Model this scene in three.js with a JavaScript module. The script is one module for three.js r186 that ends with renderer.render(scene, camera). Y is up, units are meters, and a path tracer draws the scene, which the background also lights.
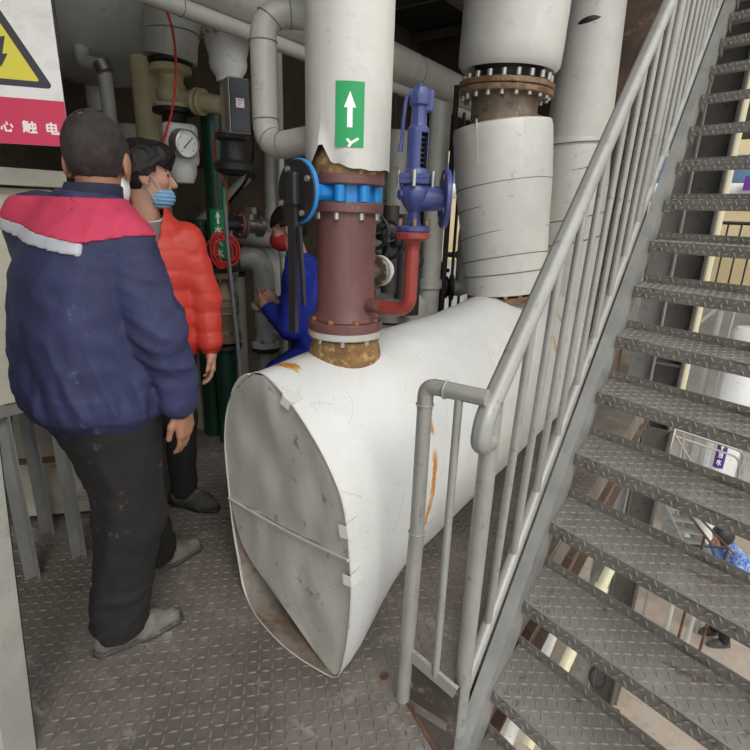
import * as THREE from 'three';
import { mergeGeometries, mergeVertices, toCreasedNormals } from 'three/addons/utils/BufferGeometryUtils.js';
import { RoundedBoxGeometry } from 'three/addons/geometries/RoundedBoxGeometry.js';
import { ImprovedNoise } from 'three/addons/math/ImprovedNoise.js';

// ---------------------------------------------------------------- camera, sky, sun, exposure
const scene = new THREE.Scene();
const FOCAL = 520, EYE = new THREE.Vector3(0, 1.43, 0), PITCH = 17.5 * Math.PI / 180, ROLL = 1.9 * Math.PI / 180, YAW = 34.5 * Math.PI / 180;
const camera = new THREE.PerspectiveCamera(2 * Math.atan(375 / FOCAL) * 180 / Math.PI, 1, 0.05, 200);
camera.position.copy(EYE);
camera.rotation.set(-PITCH, YAW, ROLL, 'YXZ');
camera.updateMatrixWorld(true);
const renderer = new THREE.WebGLRenderer({ antialias: true });
renderer.toneMapping = THREE.LinearToneMapping;
renderer.toneMappingExposure = 1.06;
renderer.shadowMap.enabled = true;
renderer.shadowMap.type = THREE.PCFSoftShadowMap;
{ // overcast sky: even grey-white, a little brighter overhead
  const w = 64, h = 32, d = new Float32Array(w * h * 4);
  for (let j = 0; j < h; j++) for (let i = 0; i < w; i++) {
    const el = Math.max(0, ((j + 0.5) / h - 0.5) * 2), k = 1.25 + 0.7 * Math.sin(el * Math.PI / 2);
    d.set([k * 0.97, k * 1.0, k * 1.03, 1], (j * w + i) * 4);
  }
  const t = new THREE.DataTexture(d, w, h, THREE.RGBAFormat, THREE.FloatType);
  t.mapping = THREE.EquirectangularReflectionMapping; t.magFilter = THREE.LinearFilter; t.needsUpdate = true;
  scene.background = t; scene.environment = t;
}
const sun = new THREE.DirectionalLight(0xfffaf2, 1.2);   // the veiled sun behind thin cloud, high on the open side
sun.position.set(7, 9, 3); sun.target.position.set(-1, 0, -2); sun.castShadow = true; sun.shadow.radius = 40;
sun.shadow.mapSize.set(2048, 2048);
Object.assign(sun.shadow.camera, { left: -9, right: 9, top: 9, bottom: -9, near: 0.5, far: 30 });
scene.add(sun, sun.target);

// ---------------------------------------------------------------- helpers
const V = (x, y, z) => new THREE.Vector3(x, y, z);
let seed = 7; const rnd = () => { seed = (seed * 1664525 + 1013904223) >>> 0; return seed / 4294967296; };
const perlin = new ImprovedNoise();
const nz = (x, y, z) => perlin.noise(x + 11.3, y + 5.7, z + 3.1);
// survey of the place: the spot seen along a sight line at a given depth, or on a given plane
const sight = (px, py) => V((px - 375) / FOCAL, (375 - py) / FOCAL, -1).applyQuaternion(camera.quaternion);
const flatAhead = V(-Math.sin(YAW), 0, -Math.cos(YAW)), flatRight = V(Math.cos(YAW), 0, -Math.sin(YAW));
const at = (px, py, depth) => { const r = sight(px, py); return EYE.clone().addScaledVector(r, depth / r.dot(flatAhead)); };
const atX = (px, py, x) => { const r = sight(px, py); return EYE.clone().addScaledVector(r, x / r.x); };
const atY = (px, py, y) => { const r = sight(px, py); return EYE.clone().addScaledVector(r, (y - EYE.y) / r.y); };
const atZ = (px, py, z) => { const r = sight(px, py); return EYE.clone().addScaledVector(r, z / r.z); };
const lensAxis = V(0, 0, -1).applyQuaternion(camera.quaternion);
const span = (pixels, p) => pixels * p.clone().sub(EYE).dot(lensAxis) / FOCAL;   // metres that so many pixels cover there

const UP = V(0, 1, 0);
function place(g, o, dir) { // turn a geometry's +y to dir, move it to o
  if (dir) g.applyQuaternion(new THREE.Quaternion().setFromUnitVectors(UP, dir.clone().normalize()));
  return g.translate(o.x, o.y, o.z);
}
function box(w, h, d, x = 0, y = 0, z = 0, ry = 0, rx = 0, rz = 0, round = 0) {
  const g = round ? new RoundedBoxGeometry(w, h, d, 2, round) : new THREE.BoxGeometry(w, h, d);
  if (rx) g.rotateX(rx); if (rz) g.rotateZ(rz); if (ry) g.rotateY(ry);
  return g.translate(x, y, z);
}
function bar(a, b, w, h, up = UP) { // a square bar from a to b
  const d = b.clone().sub(a), L = d.length(); d.normalize();
  const x = new THREE.Vector3().crossVectors(up, d); if (x.lengthSq() < 1e-6) x.set(1, 0, 0); x.normalize();
  const y = new THREE.Vector3().crossVectors(d, x), g = new THREE.BoxGeometry(w, h, L);
  g.applyMatrix4(new THREE.Matrix4().makeBasis(x, y, d)); const m = a.clone().add(b).multiplyScalar(0.5);
  return g.translate(m.x, m.y, m.z);
}
function rod(a, b, r, r2 = r, seg = 20) {
  const d = b.clone().sub(a), g = new THREE.CylinderGeometry(r2, r, d.length(), seg, 1);
  g.translate(0, d.length() / 2, 0); return place(g, a, d);
}
function disc(c, dir, r, th, seg = 40) { // a chamfered disc, c is the middle of its lower face
  const e = Math.min(0.004, th / 4, r / 6);
  return turned([[0, 0], [r - e, 0], [r, e], [r, th - e], [r - e, th], [0, th]], c, dir, seg);
}
function turned(profile, o, dir = UP, seg = 36) {
  let g = new THREE.LatheGeometry(profile.map(([r, y]) => new THREE.Vector2(Math.max(r, 1e-5), y)), seg);
  g = toCreasedNormals(g, 0.7); return place(g, o, dir);
}
function ring(c, dir, R, r, seg = 36) { const g = new THREE.TorusGeometry(R, r, 8, seg); g.rotateX(Math.PI / 2); return place(g, c, dir); }
function filleted(pts, rad, n = 8) { // a polyline with rounded corners
  const out = [pts[0].clone()];
  for (let i = 1; i < pts.length - 1; i++) {
    const p = pts[i], a = pts[i - 1].clone().sub(p), b = pts[i + 1].clone().sub(p), la = a.length(), lb = b.length();
    const r = Math.min(rad, la * 0.48, lb * 0.48), A = p.clone().addScaledVector(a, r / la), B = p.clone().addScaledVector(b, r / lb);
    for (let k = 0; k <= n; k++) { const t = k / n; out.push(A.clone().multiplyScalar((1 - t) ** 2).addScaledVector(p, 2 * t * (1 - t)).addScaledVector(B, t * t)); }
  }
  out.push(pts[pts.length - 1].clone()); return out;
}
function sweep(pts, r, seg = 16, caps = true) { // a round tube through the points; r a number or a function of 0..1
  const n = pts.length, pos = [], idx = [], T = [], rr = typeof r === 'function' ? r : () => r;
  for (let i = 0; i < n; i++) T.push(pts[Math.min(n - 1, i + 1)].clone().sub(pts[Math.max(0, i - 1)]).normalize());
  let N = Math.abs(T[0].y) < 0.9 ? V(0, 1, 0) : V(1, 0, 0); N.addScaledVector(T[0], -N.dot(T[0])).normalize();
  for (let i = 0; i < n; i++) {
    N.addScaledVector(T[i], -N.dot(T[i])).normalize(); const B = new THREE.Vector3().crossVectors(T[i], N), q = rr(i / (n - 1));
    for (let k = 0; k < seg; k++) { const a = k / seg * 2 * Math.PI; const p = pts[i].clone().addScaledVector(N, Math.cos(a) * q).addScaledVector(B, Math.sin(a) * q); pos.push(p.x, p.y, p.z); }
  }
  for (let i = 0; i < n - 1; i++) for (let k = 0; k < seg; k++) { const a = i * seg + k, b = i * seg + (k + 1) % seg; idx.push(a, b, a + seg, b, b + seg, a + seg); }
  if (caps) for (const [i, f] of [[0, 1], [n - 1, 0]]) { const c = pos.length / 3; pos.push(pts[i].x, pts[i].y, pts[i].z); for (let k = 0; k < seg; k++) { const a = i * seg + k, b = i * seg + (k + 1) % seg; f ? idx.push(c, b, a) : idx.push(c, a, b); } }
  const g = new THREE.BufferGeometry(); g.setAttribute('position', new THREE.Float32BufferAttribute(pos, 3)); g.setIndex(idx);
  return caps ? toCreasedNormals(g, 0.9) : (g.computeVertexNormals(), g);
}
const pipe = (pts, r, bend = 0.08, seg = 20) => sweep(filleted(pts, bend), r, seg);
function smooth(pts, n = 40) { return new THREE.CatmullRomCurve3(pts).getPoints(n); }
function prism(outline, depth, matrix) { // extruded outline with a small chamfer
  const s = new THREE.Shape(outline.map(([x, y]) => new THREE.Vector2(x, y)));
  const g = new THREE.ExtrudeGeometry(s, { depth, bevelEnabled: true, bevelThickness: 0.002, bevelSize: 0.002, bevelSegments: 1, curveSegments: 12 });
  return matrix ? g.applyMatrix4(matrix) : g;
}
function boxUV(g) { // texture coordinates in metres, from the side each face looks to
  const p = g.attributes.position, n = g.attributes.normal, uv = new Float32Array(p.count * 2);
  for (let f = 0; f < p.count; f += 3) {
    let ax = 0, ay = 0, az = 0;
    for (let k = 0; k < 3; k++) { ax += Math.abs(n.getX(f + k)); ay += Math.abs(n.getY(f + k)); az += Math.abs(n.getZ(f + k)); }
    for (let k = 0; k < 3; k++) {
      const x = p.getX(f + k), y = p.getY(f + k), z = p.getZ(f + k);
      uv.set(ay >= ax && ay >= az ? [x, z] : ax >= az ? [z, y] : [x, y], (f + k) * 2);
    }
  }
  g.setAttribute('uv', new THREE.BufferAttribute(uv, 2)); return g;
}
const taken = {};
const numbered = (n) => { taken[n] = (taken[n] ?? -1) + 1; return taken[n] ? n + '_' + String(taken[n]).padStart(3, '0') : n; };
function plain(g) { g = g.index ? g.toNonIndexed() : g; if (!g.attributes.normal) g.computeVertexNormals(); for (const k of Object.keys(g.attributes)) if (!['position', 'normal', 'uv'].includes(k)) g.deleteAttribute(k); if (!g.attributes.uv) g.setAttribute('uv', new THREE.BufferAttribute(new Float32Array(g.attributes.position.count * 2), 2)); return g; }
function obj(name, geos, mat, parent = scene, keepUV = false) {
  const list = (Array.isArray(geos) ? geos : [geos]).map(plain);
  const g = list.length > 1 ? mergeGeometries(list) : list[0];
  if (!keepUV) boxUV(g);
  const m = new THREE.Mesh(g, mat); m.name = parent === scene ? numbered(name) : name;
  m.castShadow = m.receiveShadow = true; parent.add(m); return m;
}
function tag(o, label, category, group, kind) { o.userData.label = label; o.userData.category = category; if (group) o.userData.group = group; if (kind) o.userData.kind = kind; return o; }
function thing(name, label, category, group) { const o = new THREE.Group(); o.name = numbered(name); scene.add(o); return tag(o, label, category, group); }
function struct(name, geos, mat, label) { const o = obj(name, geos, mat); o.userData.kind = 'structure'; if (label) o.userData.label = label; return o; }

// ---------------------------------------------------------------- procedural materials
function tile(seedK, cells) { // tileable value noise on 0..1
  const t = []; let s = seedK * 7919 + 13; const r = () => { s = (s * 1664525 + 1013904223) >>> 0; return s / 4294967296; };
  for (let i = 0; i < cells * cells; i++) t.push(r());
  return (u, v) => {
    const x = ((u % 1 + 1) % 1) * cells, y = ((v % 1 + 1) % 1) * cells, i = Math.floor(x), j = Math.floor(y);
    const a = x - i, b = y - j, f = a * a * (3 - 2 * a), g = b * b * (3 - 2 * b), T = (p, q) => t[(q % cells) * cells + p % cells];
    return (T(i, j) * (1 - f) + T(i + 1, j) * f) * (1 - g) + (T(i, j + 1) * (1 - f) + T(i + 1, j + 1) * f) * g;
  };
}
const fbm = (s, base = 4) => { const L = [tile(s, base), tile(s + 1, base * 3), tile(s + 2, base * 9), tile(s + 3, base * 27)]; return (u, v) => L[0](u, v) * 0.42 + L[1](u, v) * 0.28 + L[2](u, v) * 0.18 + L[3](u, v) * 0.12; };
const hex = (c) => [(c >> 16) & 255, (c >> 8) & 255, c & 255];
function dataTex(n, fn, srgb = true) {
  const d = new Uint8Array(n * n * 4);
  for (let j = 0; j < n; j++) for (let i = 0; i < n; i++) { const c = fn((i + 0.5) / n, (j + 0.5) / n); d.set([c[0], c[1], c[2], 255].map((x) => Math.max(0, Math.min(255, x))), (j * n + i) * 4); }
  const t = new THREE.DataTexture(d, n, n); t.wrapS = t.wrapT = THREE.RepeatWrapping; t.magFilter = THREE.LinearFilter; t.minFilter = THREE.LinearMipmapLinearFilter; t.generateMipmaps = true;
  if (srgb) t.colorSpace = THREE.SRGBColorSpace; t.needsUpdate = true; return t;
}
const bumpFine = dataTex(256, (() => { const f = fbm(90, 6); return (u, v) => { const k = 255 * f(u, v); return [k, k, k]; }; })(), false);
const mix3 = (a, b, t) => a.map((x, i) => x + (b[i] - x) * t);
function worn(sd, base, other, { amount = 0.5, spots = 0, spot = 0x5a4a3c, n = 256, cells = 4, scratch = 0 } = {}) { // blotchy paint with specks of dirt or rust
  const f = fbm(sd, cells), g = fbm(sd + 20, cells * 4), A = hex(base), B = hex(other), S = hex(spot);
  return dataTex(n, (u, v) => {
    let c = mix3(A, B, Math.min(1, Math.max(0, (f(u, v) - 0.5) * 2.4 + 0.5)) * amount);
    const s = g(u, v); if (spots) c = mix3(c, S, Math.min(1, Math.max(0, (s - (0.74 - spots * 0.3)) * 9)) * 0.75);
    if (scratch) c = mix3(c, [205, 200, 190], Math.max(0, g(u * 0.15, v * 1.0) - 0.66) * scratch * 6);
    return c.map((x) => x + (rnd() - 0.5) * 6);
  });
}
function mat(map, roughness = 0.6, metalness = 0, extra = {}) { return new THREE.MeshStandardMaterial({ map, roughness, metalness, bumpMap: bumpFine, bumpScale: 0.0012, side: THREE.DoubleSide, ...extra }); }
const flat = (c, roughness = 0.6, metalness = 0, extra = {}) => new THREE.MeshStandardMaterial({ color: c, roughness, metalness, side: THREE.DoubleSide, ...extra });
const M = {
  floor: mat(worn(1, 0x676059, 0x7f7870, { amount: 1, spots: 0.25, spot: 0x938b81, n: 512, cells: 3, scratch: 0.5 }), 0.55, 0.25, { bumpScale: 0.002 }),
  floorLug: mat(worn(2, 0x746d66, 0x8f8880, { amount: 1, n: 256 }), 0.45, 0.35),
  tread: mat(worn(3, 0x7a766f, 0x8f8a82, { amount: 1, spots: 0.2, spot: 0x5d4f45 }), 0.5, 0.3),
  treadLug: mat(worn(4, 0x85827b, 0x9b9891, { amount: 1 }), 0.45, 0.35),
  railPaint: mat(worn(5, 0x8f8e87, 0x9f9e97, { amount: 1, spots: 0.12, spot: 0x75726a }), 0.42, 0.15),
  stringer: mat(worn(6, 0x7d7d79, 0x8e8e8a, { amount: 1, spots: 0.12, spot: 0x6a6862 }), 0.5, 0.15),
  greyPlate: mat(worn(7, 0xd0cec5, 0xc2c0b6, { amount: 1, spots: 0.08, spot: 0x777067 }), 0.45, 0.2),
  rust: mat(worn(8, 0x6a4a36, 0x3c2f28, { amount: 1, spots: 0.5, spot: 0x8c5a34 }), 0.85),
  wool: mat(worn(9, 0x9a7a4e, 0x6b4f30, { amount: 1, spots: 0.6, spot: 0xc0a070, cells: 8 }), 0.95, 0, { bumpScale: 0.012 }),
  redBrown: mat(worn(10, 0x74504c, 0x684441, { amount: 1, spots: 0.16, spot: 0x8b6862 }), 0.5),
  redPaint: mat(worn(11, 0x983e34, 0x863229, { amount: 1, spots: 0.1, spot: 0x7a4038 }), 0.45),
  bluePaint: mat(worn(12, 0x2a8fd6, 0x2079bd, { amount: 1, spots: 0.08, spot: 0x1a5a8a }), 0.35),
  violetPaint: mat(worn(13, 0x464f84, 0x3b4374, { amount: 1, spots: 0.14, spot: 0x333a66 }), 0.4),
  clad: mat(worn(14, 0xcfcdc6, 0xc4c2ba, { amount: 1, spots: 0.05, spot: 0xa8a298, n: 512 }), 0.45, 0.05),
  cladGrey: mat(worn(15, 0xb9b8ae, 0xa9a89e, { amount: 1, spots: 0.1, spot: 0x8a867a }), 0.5, 0.05),
  seam: flat(0x77746b, 0.7),
  steelFlange: mat(worn(18, 0x9a8064, 0x7a6048, { amount: 1, spots: 0.4, spot: 0x5a4230 }), 0.5, 0.4),
  galv: flat(0xb4b2ac, 0.35, 0.7),
  boltRust: flat(0x9a6a4a, 0.6, 0.35),
  steel: flat(0x9a958c, 0.35, 0.8),
  black: mat(worn(19, 0x1c1c1e, 0x2a2a2c, { amount: 1 }), 0.5),
  blackIron: mat(worn(20, 0x2b2a2a, 0x3b3937, { amount: 1, spots: 0.2, spot: 0x4a443e }), 0.55, 0.3),
  green: mat(worn(21, 0x1d4a36, 0x163a2a, { amount: 1, spots: 0.1, spot: 0x2a5a48 }), 0.4),
  bronze: mat(worn(22, 0x8a7a60, 0x6e5f48, { amount: 1, spots: 0.3, spot: 0x4f4334 }), 0.45, 0.35),
  cream: mat(worn(23, 0xcbbf9a, 0xb8ab86, { amount: 1, spots: 0.15, spot: 0x8a7a58 }), 0.5),
  creamPipe: mat(worn(24, 0xd4cdac, 0xc6bf9e, { amount: 1 }), 0.45),
  white: mat(worn(25, 0xdcdcd8, 0xcfcfca, { amount: 1, spots: 0.05, spot: 0xa9a79f }), 0.4),
  cabinet: mat(worn(26, 0xc9c6b6, 0xbebbaa, { amount: 1, spots: 0.06, spot: 0x9a9482 }), 0.45),
  wall: mat(worn(27, 0x554c3c, 0x453e32, { amount: 1, spots: 0.2, spot: 0x352f27 }), 0.9),
  roof: mat(worn(28, 0x2a2826, 0x201f1d, { amount: 1 }), 0.8),
  darkSteel: mat(worn(29, 0x6a6862, 0x5b5954, { amount: 1, spots: 0.15, spot: 0x3a352f }), 0.55, 0.2),
  columnRust: mat(worn(30, 0x6e5a4c, 0x51433a, { amount: 1, spots: 0.45, spot: 0x8a7362, cells: 6 }), 0.85),
  ground: mat(worn(31, 0xa79a8c, 0x978a7d, { amount: 1, spots: 0.2, spot: 0x83776b }), 0.9),
  facade: mat(worn(32, 0xdcc9a0, 0xd2be92, { amount: 1 }), 0.8),
  facadeGrey: mat(worn(33, 0xb4b1aa, 0xa3a099, { amount: 1, spots: 0.1, spot: 0x87837b }), 0.85),
  facadeBlue: mat(worn(34, 0x5f7f9c, 0x55748f, { amount: 1 }), 0.6),
  kick: mat(worn(35, 0x5b4f47, 0x47403a, { amount: 1, spots: 0.4, spot: 0x8b8178 }), 0.7),
  wireRed: flat(0xd6281f, 0.5), wireGrey: flat(0x6f7478, 0.5), wireBlack: flat(0x161616, 0.5),
  panelBlack: flat(0x15151a, 0.25), redTag: flat(0xb02028, 0.5), greenTag: flat(0x1c8a50, 0.5), yellow: flat(0xd8c34a, 0.6),
  skin: mat(worn(36, 0xa5765e, 0x986a53, { amount: 1 }), 0.55), skinPale: mat(worn(37, 0xc79a84, 0xbd8d78, { amount: 1 }), 0.55),
  hair: mat(worn(38, 0x14110f, 0x221d1a, { amount: 1, cells: 16 }), 0.6, 0, { bumpScale: 0.006 }),
  hairShort: mat(worn(39, 0x231d1b, 0x39312d, { amount: 1, cells: 24 }), 0.85, 0, { bumpScale: 0.004 }),
  navy: mat(worn(40, 0x2e3156, 0x262946, { amount: 1, spots: 0.02, spot: 0x5a5d80 }), 0.75),
  navyDark: mat(worn(41, 0x23253c, 0x1d1f33, { amount: 1 }), 0.85),
  yoke: mat(worn(42, 0xc23a56, 0xb23350, { amount: 1 }), 0.8),
  reflect: mat(worn(43, 0xb4b6ba, 0x9fa1a6, { amount: 1, spots: 0.1, spot: 0x858790 }), 0.4),
  trousers: mat(worn(44, 0x262321, 0x1b1918, { amount: 1, spots: 0.03, spot: 0x6a645e }), 0.85),
  shoe: mat(worn(45, 0x77726a, 0x5d5851, { amount: 1, spots: 0.3, spot: 0x8f8a80, cells: 8 }), 0.85),
  shoeDark: mat(worn(46, 0x4c4a45, 0x35332f, { amount: 1, spots: 0.4, spot: 0x77736a, cells: 10 }), 0.8),
  orangeRed: mat(worn(47, 0xd8483a, 0xcc3d31, { amount: 1 }), 0.5),
  shirt: mat(worn(48, 0x8a837a, 0x7d766d, { amount: 1 }), 0.9),
  blackCloth: mat(worn(49, 0x17161a, 0x1f1e22, { amount: 1 }), 0.85),
  royal: mat(worn(50, 0x1f35a8, 0x182a90, { amount: 1 }), 0.75),
  maskBlue: flat(0x7fb0d0, 0.8), maskRed: flat(0xb02a35, 0.8), maskWhite: flat(0xdadada, 0.8),
  patternBlue: mat(worn(51, 0x3f62b0, 0x9fb4d8, { amount: 1, cells: 14, spots: 0.5, spot: 0x24243a }), 0.8),
  dirtyBoard: mat(worn(52, 0xa59f94, 0x8f887c, { amount: 1, spots: 0.35, spot: 0x7a5f44 }), 0.8),
};
// strokes of the written characters, on a 10 x 10 field
const GLYPH = {
  dang: [[5, 1, 5, 4], [2.5, 1.8, 3.3, 3.4], [7.5, 1.6, 6.6, 3.4], [2, 4.4, 8, 4.4, 8, 9, 2, 9], [2.3, 6.6, 8, 6.6]],
  xin: [[2, 5.5, 1.3, 8], [3.5, 4.2, 4, 8.5, 7.2, 8.7, 7.5, 7.2], [5, 2.4, 5.6, 4.6], [7.6, 3.8, 8.8, 6.2]],
  chu: [[2.5, 0.8, 0.9, 3], [2.4, 1.8, 4, 1.8, 3.5, 3], [1.4, 3.2, 1.4, 7, 0.8, 9], [1.4, 3.2, 4.2, 3.2, 4.2, 9], [1.4, 5, 4.2, 5], [1.4, 6.8, 4.2, 6.8], [2.8, 3.2, 2.8, 8.5], [5.4, 3, 9, 3, 9, 6, 5.4, 6, 5.4, 3], [7.2, 1, 7.2, 8.7], [5, 8.8, 9.2, 8.4], [8.5, 7.4, 9.5, 9.2]],
  dian: [[2, 2.6, 8, 2.6, 8, 7, 2, 7, 2, 2.6], [2, 4.8, 8, 4.8], [5, 0.9, 5, 8.7, 9.2, 8.7, 9.2, 7.2]],
  shui: [[5, 1, 5, 9, 4, 8.4], [1.5, 3.4, 4, 3.4, 1.5, 7.6], [8.2, 2.5, 6, 4.6], [5, 4, 8.8, 8.6]],
  huo: [[5, 1, 4.8, 5, 1.5, 9], [2.4, 3.4, 2.9, 5.4], [8, 3, 6.8, 5], [5, 5, 8.8, 9]],
};
function glyph(ctx, name, x, y, s, w, color) {
  ctx.strokeStyle = color; ctx.lineWidth = w; ctx.lineCap = 'butt'; ctx.lineJoin = 'miter';
  for (const st of GLYPH[name]) { ctx.beginPath(); ctx.moveTo(x + st[0] * s / 10, y + st[1] * s / 10); for (let k = 2; k < st.length; k += 2) ctx.lineTo(x + st[k] * s / 10, y + st[k + 1] * s / 10); ctx.stroke(); }
}
function print(w, h, draw, roughness = 0.5) {
  const c = document.createElement('canvas'); c.width = w; c.height = h; draw(c.getContext('2d'), w, h);
  const t = new THREE.CanvasTexture(c); t.colorSpace = THREE.SRGBColorSpace; return new THREE.MeshStandardMaterial({ map: t, roughness, side: THREE.DoubleSide });
}
function arrow(ctx, cx, y0, y1, wHead, wStem, headLen, color) { ctx.fillStyle = color; ctx.beginPath(); ctx.moveTo(cx, y0); ctx.lineTo(cx + wHead, y0 + headLen); ctx.lineTo(cx + wStem, y0 + headLen); ctx.lineTo(cx + wStem, y1); ctx.lineTo(cx - wStem, y1); ctx.lineTo(cx - wStem, y0 + headLen); ctx.lineTo(cx - wHead, y0 + headLen); ctx.closePath(); ctx.fill(); }
function wrapLabel(c, r, facing, arc, y0, y1) { // a label wrapped on an upright pipe
  const n = 12, g = new THREE.PlaneGeometry(1, 1, n, 6), p = g.attributes.position, a0 = Math.atan2(facing.x, facing.z);
  for (let i = 0; i < p.count; i++) { const a = a0 + p.getX(i) * arc, y = y0 + (p.getY(i) + 0.5) * (y1 - y0); p.setXYZ(i, c.x + Math.sin(a) * r, y, c.z + Math.cos(a) * r); }
  g.computeVertexNormals(); return g;
}
const boltGeo = new THREE.CylinderGeometry(1, 1, 1, 6), studGeo = new THREE.CylinderGeometry(1, 1, 1, 10);
function bolts(parent, c, dir, R, n, size, len, m, phase = 0) { // bolt heads round a flange, each a mesh of its own
  const d = dir.clone().normalize(), x = Math.abs(d.y) > 0.9 ? V(1, 0, 0) : new THREE.Vector3().crossVectors(UP, d).normalize(), y = new THREE.Vector3().crossVectors(d, x);
  for (let k = 0; k < n; k++) {
    const a = phase + k / n * 2 * Math.PI, b = new THREE.Mesh(boltGeo, m); b.name = 'bolt'; b.castShadow = b.receiveShadow = true;
    b.position.copy(c).addScaledVector(x, Math.cos(a) * R).addScaledVector(y, Math.sin(a) * R).addScaledVector(d, len / 2);
    b.quaternion.setFromUnitVectors(UP, d); b.scale.set(size, len, size); parent.add(b);
  }
}

// ---------------------------------------------------------------- the setting
const WX = -4.4, WZ = -7.2, ROOF = 3.7;
{ // checkered plate floor: plates with raised lugs
  const slab = (pts, th) => { const g = new THREE.ExtrudeGeometry(new THREE.Shape(pts.map(([x, z]) => new THREE.Vector2(x, -z))), { depth: th, bevelEnabled: false }); return g.rotateX(-Math.PI / 2).translate(0, -th, 0); };
  const fl = struct('floor', [slab([[-4.45, 2.3], [-4.45, -7.2], [-0.45, -7.2], [-0.45, -1.088], [-0.588, -1.088], [-0.3, -0.925], [-0.05, -0.8], [2.2, -0.8], [2.2, 2.3]], 0.03), box(0.015, 0.16, 6.1, -0.455, -0.11, -4.15)], M.floor, 'worn brown-grey checkered steel plate floor');
  obj('edge_strip', bar(V(-0.588, -0.012, -1.082), V(-0.3, -0.012, -0.919), 0.012, 0.03), M.rust, fl);
  { const q = atY(384, 676, 0); obj('plug_weld', [ring(V(q.x, 0.002, q.z), UP, 0.013, 0.003, 20), disc(V(q.x, 0, q.z), UP, 0.012, 0.003, 18)], M.rust, fl); }
  const lug = new THREE.SphereGeometry(1, 8, 4, 0, Math.PI * 2, 0, Math.PI / 2); lug.scale(0.0145, 0.0028, 0.0042);
  const spots = [], P = 0.0300;
  for (let x = -3.2, i = 0; x < -0.46; x += P, i++) for (let z = -3.6, j = 0; z < 0.2; z += P, j++) {
    if (x > -0.6 && z > -1.1 && z < -1.07 + (x + 0.588) * 0.566) continue;
    spots.push([x, z, (i + j) % 2 ? 1 : -1]);
  }
  const im = new THREE.InstancedMesh(lug, M.floorLug, spots.length), m4 = new THREE.Matrix4(), c = new THREE.Color();
  spots.forEach(([x, z, s], k) => { m4.makeRotationY(s * Math.PI / 4 + (rnd() - 0.5) * 0.06).setPosition(x, 0, z); im.setMatrixAt(k, m4); const q = 0.85 + rnd() * 0.3; im.setColorAt(k, c.setRGB(q, q, q)); });
  im.name = 'raised_lugs'; im.userData.kind = 'stuff'; im.castShadow = im.receiveShadow = true; fl.add(im);
}
struct('wall_left', box(0.15, ROOF + 0.12, 10, WX - 0.075, ROOF / 2 + 0.06, -2.2), M.wall, 'dim ochre plastered wall behind the pipework');
struct('added_wall_front', box(3.9, ROOF + 0.12, 0.15, -2.6, ROOF / 2 + 0.06, 2.3), M.wall, 'unseen ochre wall added behind the camera to block sky light');  // out of view, added to keep sky light off the back left
struct('wall_back', [box(0.5, ROOF + 0.12, 0.15, -4.15, ROOF / 2 + 0.06, WZ - 0.075), box(4.7, ROOF - 2.18, 0.15, -1.55, (ROOF + 2.42) / 2, WZ - 0.075)], M.wall, 'dim ochre wall at the far end');
{ // roof sheets on purlins
  const roof = struct('ceiling', box(4.5, 0.04, 12, -2.3, ROOF + 0.12, -2.6), M.roof, 'dark sheet roof on steel purlins');
  for (let k = 0; k < 8; k++) obj('purlin', [box(4.5, 0.1, 0.05, -2.3, ROOF + 0.02, -7 + k * 1.15)], M.darkSteel, roof);
  for (const x of [-0.9, -1.9, -2.9]) { const r = obj('roof_rafter', [box(0.1, 0.03, 11, x, ROOF - 0.03, -2.6), box(0.1, 0.03, 11, x, ROOF - 0.24, -2.6), box(0.012, 0.2, 11, x, ROOF - 0.13, -2.6)], M.darkSteel, roof); }
  for (const x of [-1.35, -2.35, -3.3]) obj('light_strip', [box(0.16, 0.012, 11, x, ROOF + 0.095, -2.6), box(0.02, 0.03, 11, x - 0.05, ROOF + 0.08, -2.6), box(0.02, 0.03, 11, x + 0.05, ROOF + 0.08, -2.6)], M.white, roof);
}
struct('ground', box(40, 0.2, 40, 8, -3.7, -12), M.ground, 'pale concrete yard one storey below');

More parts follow.
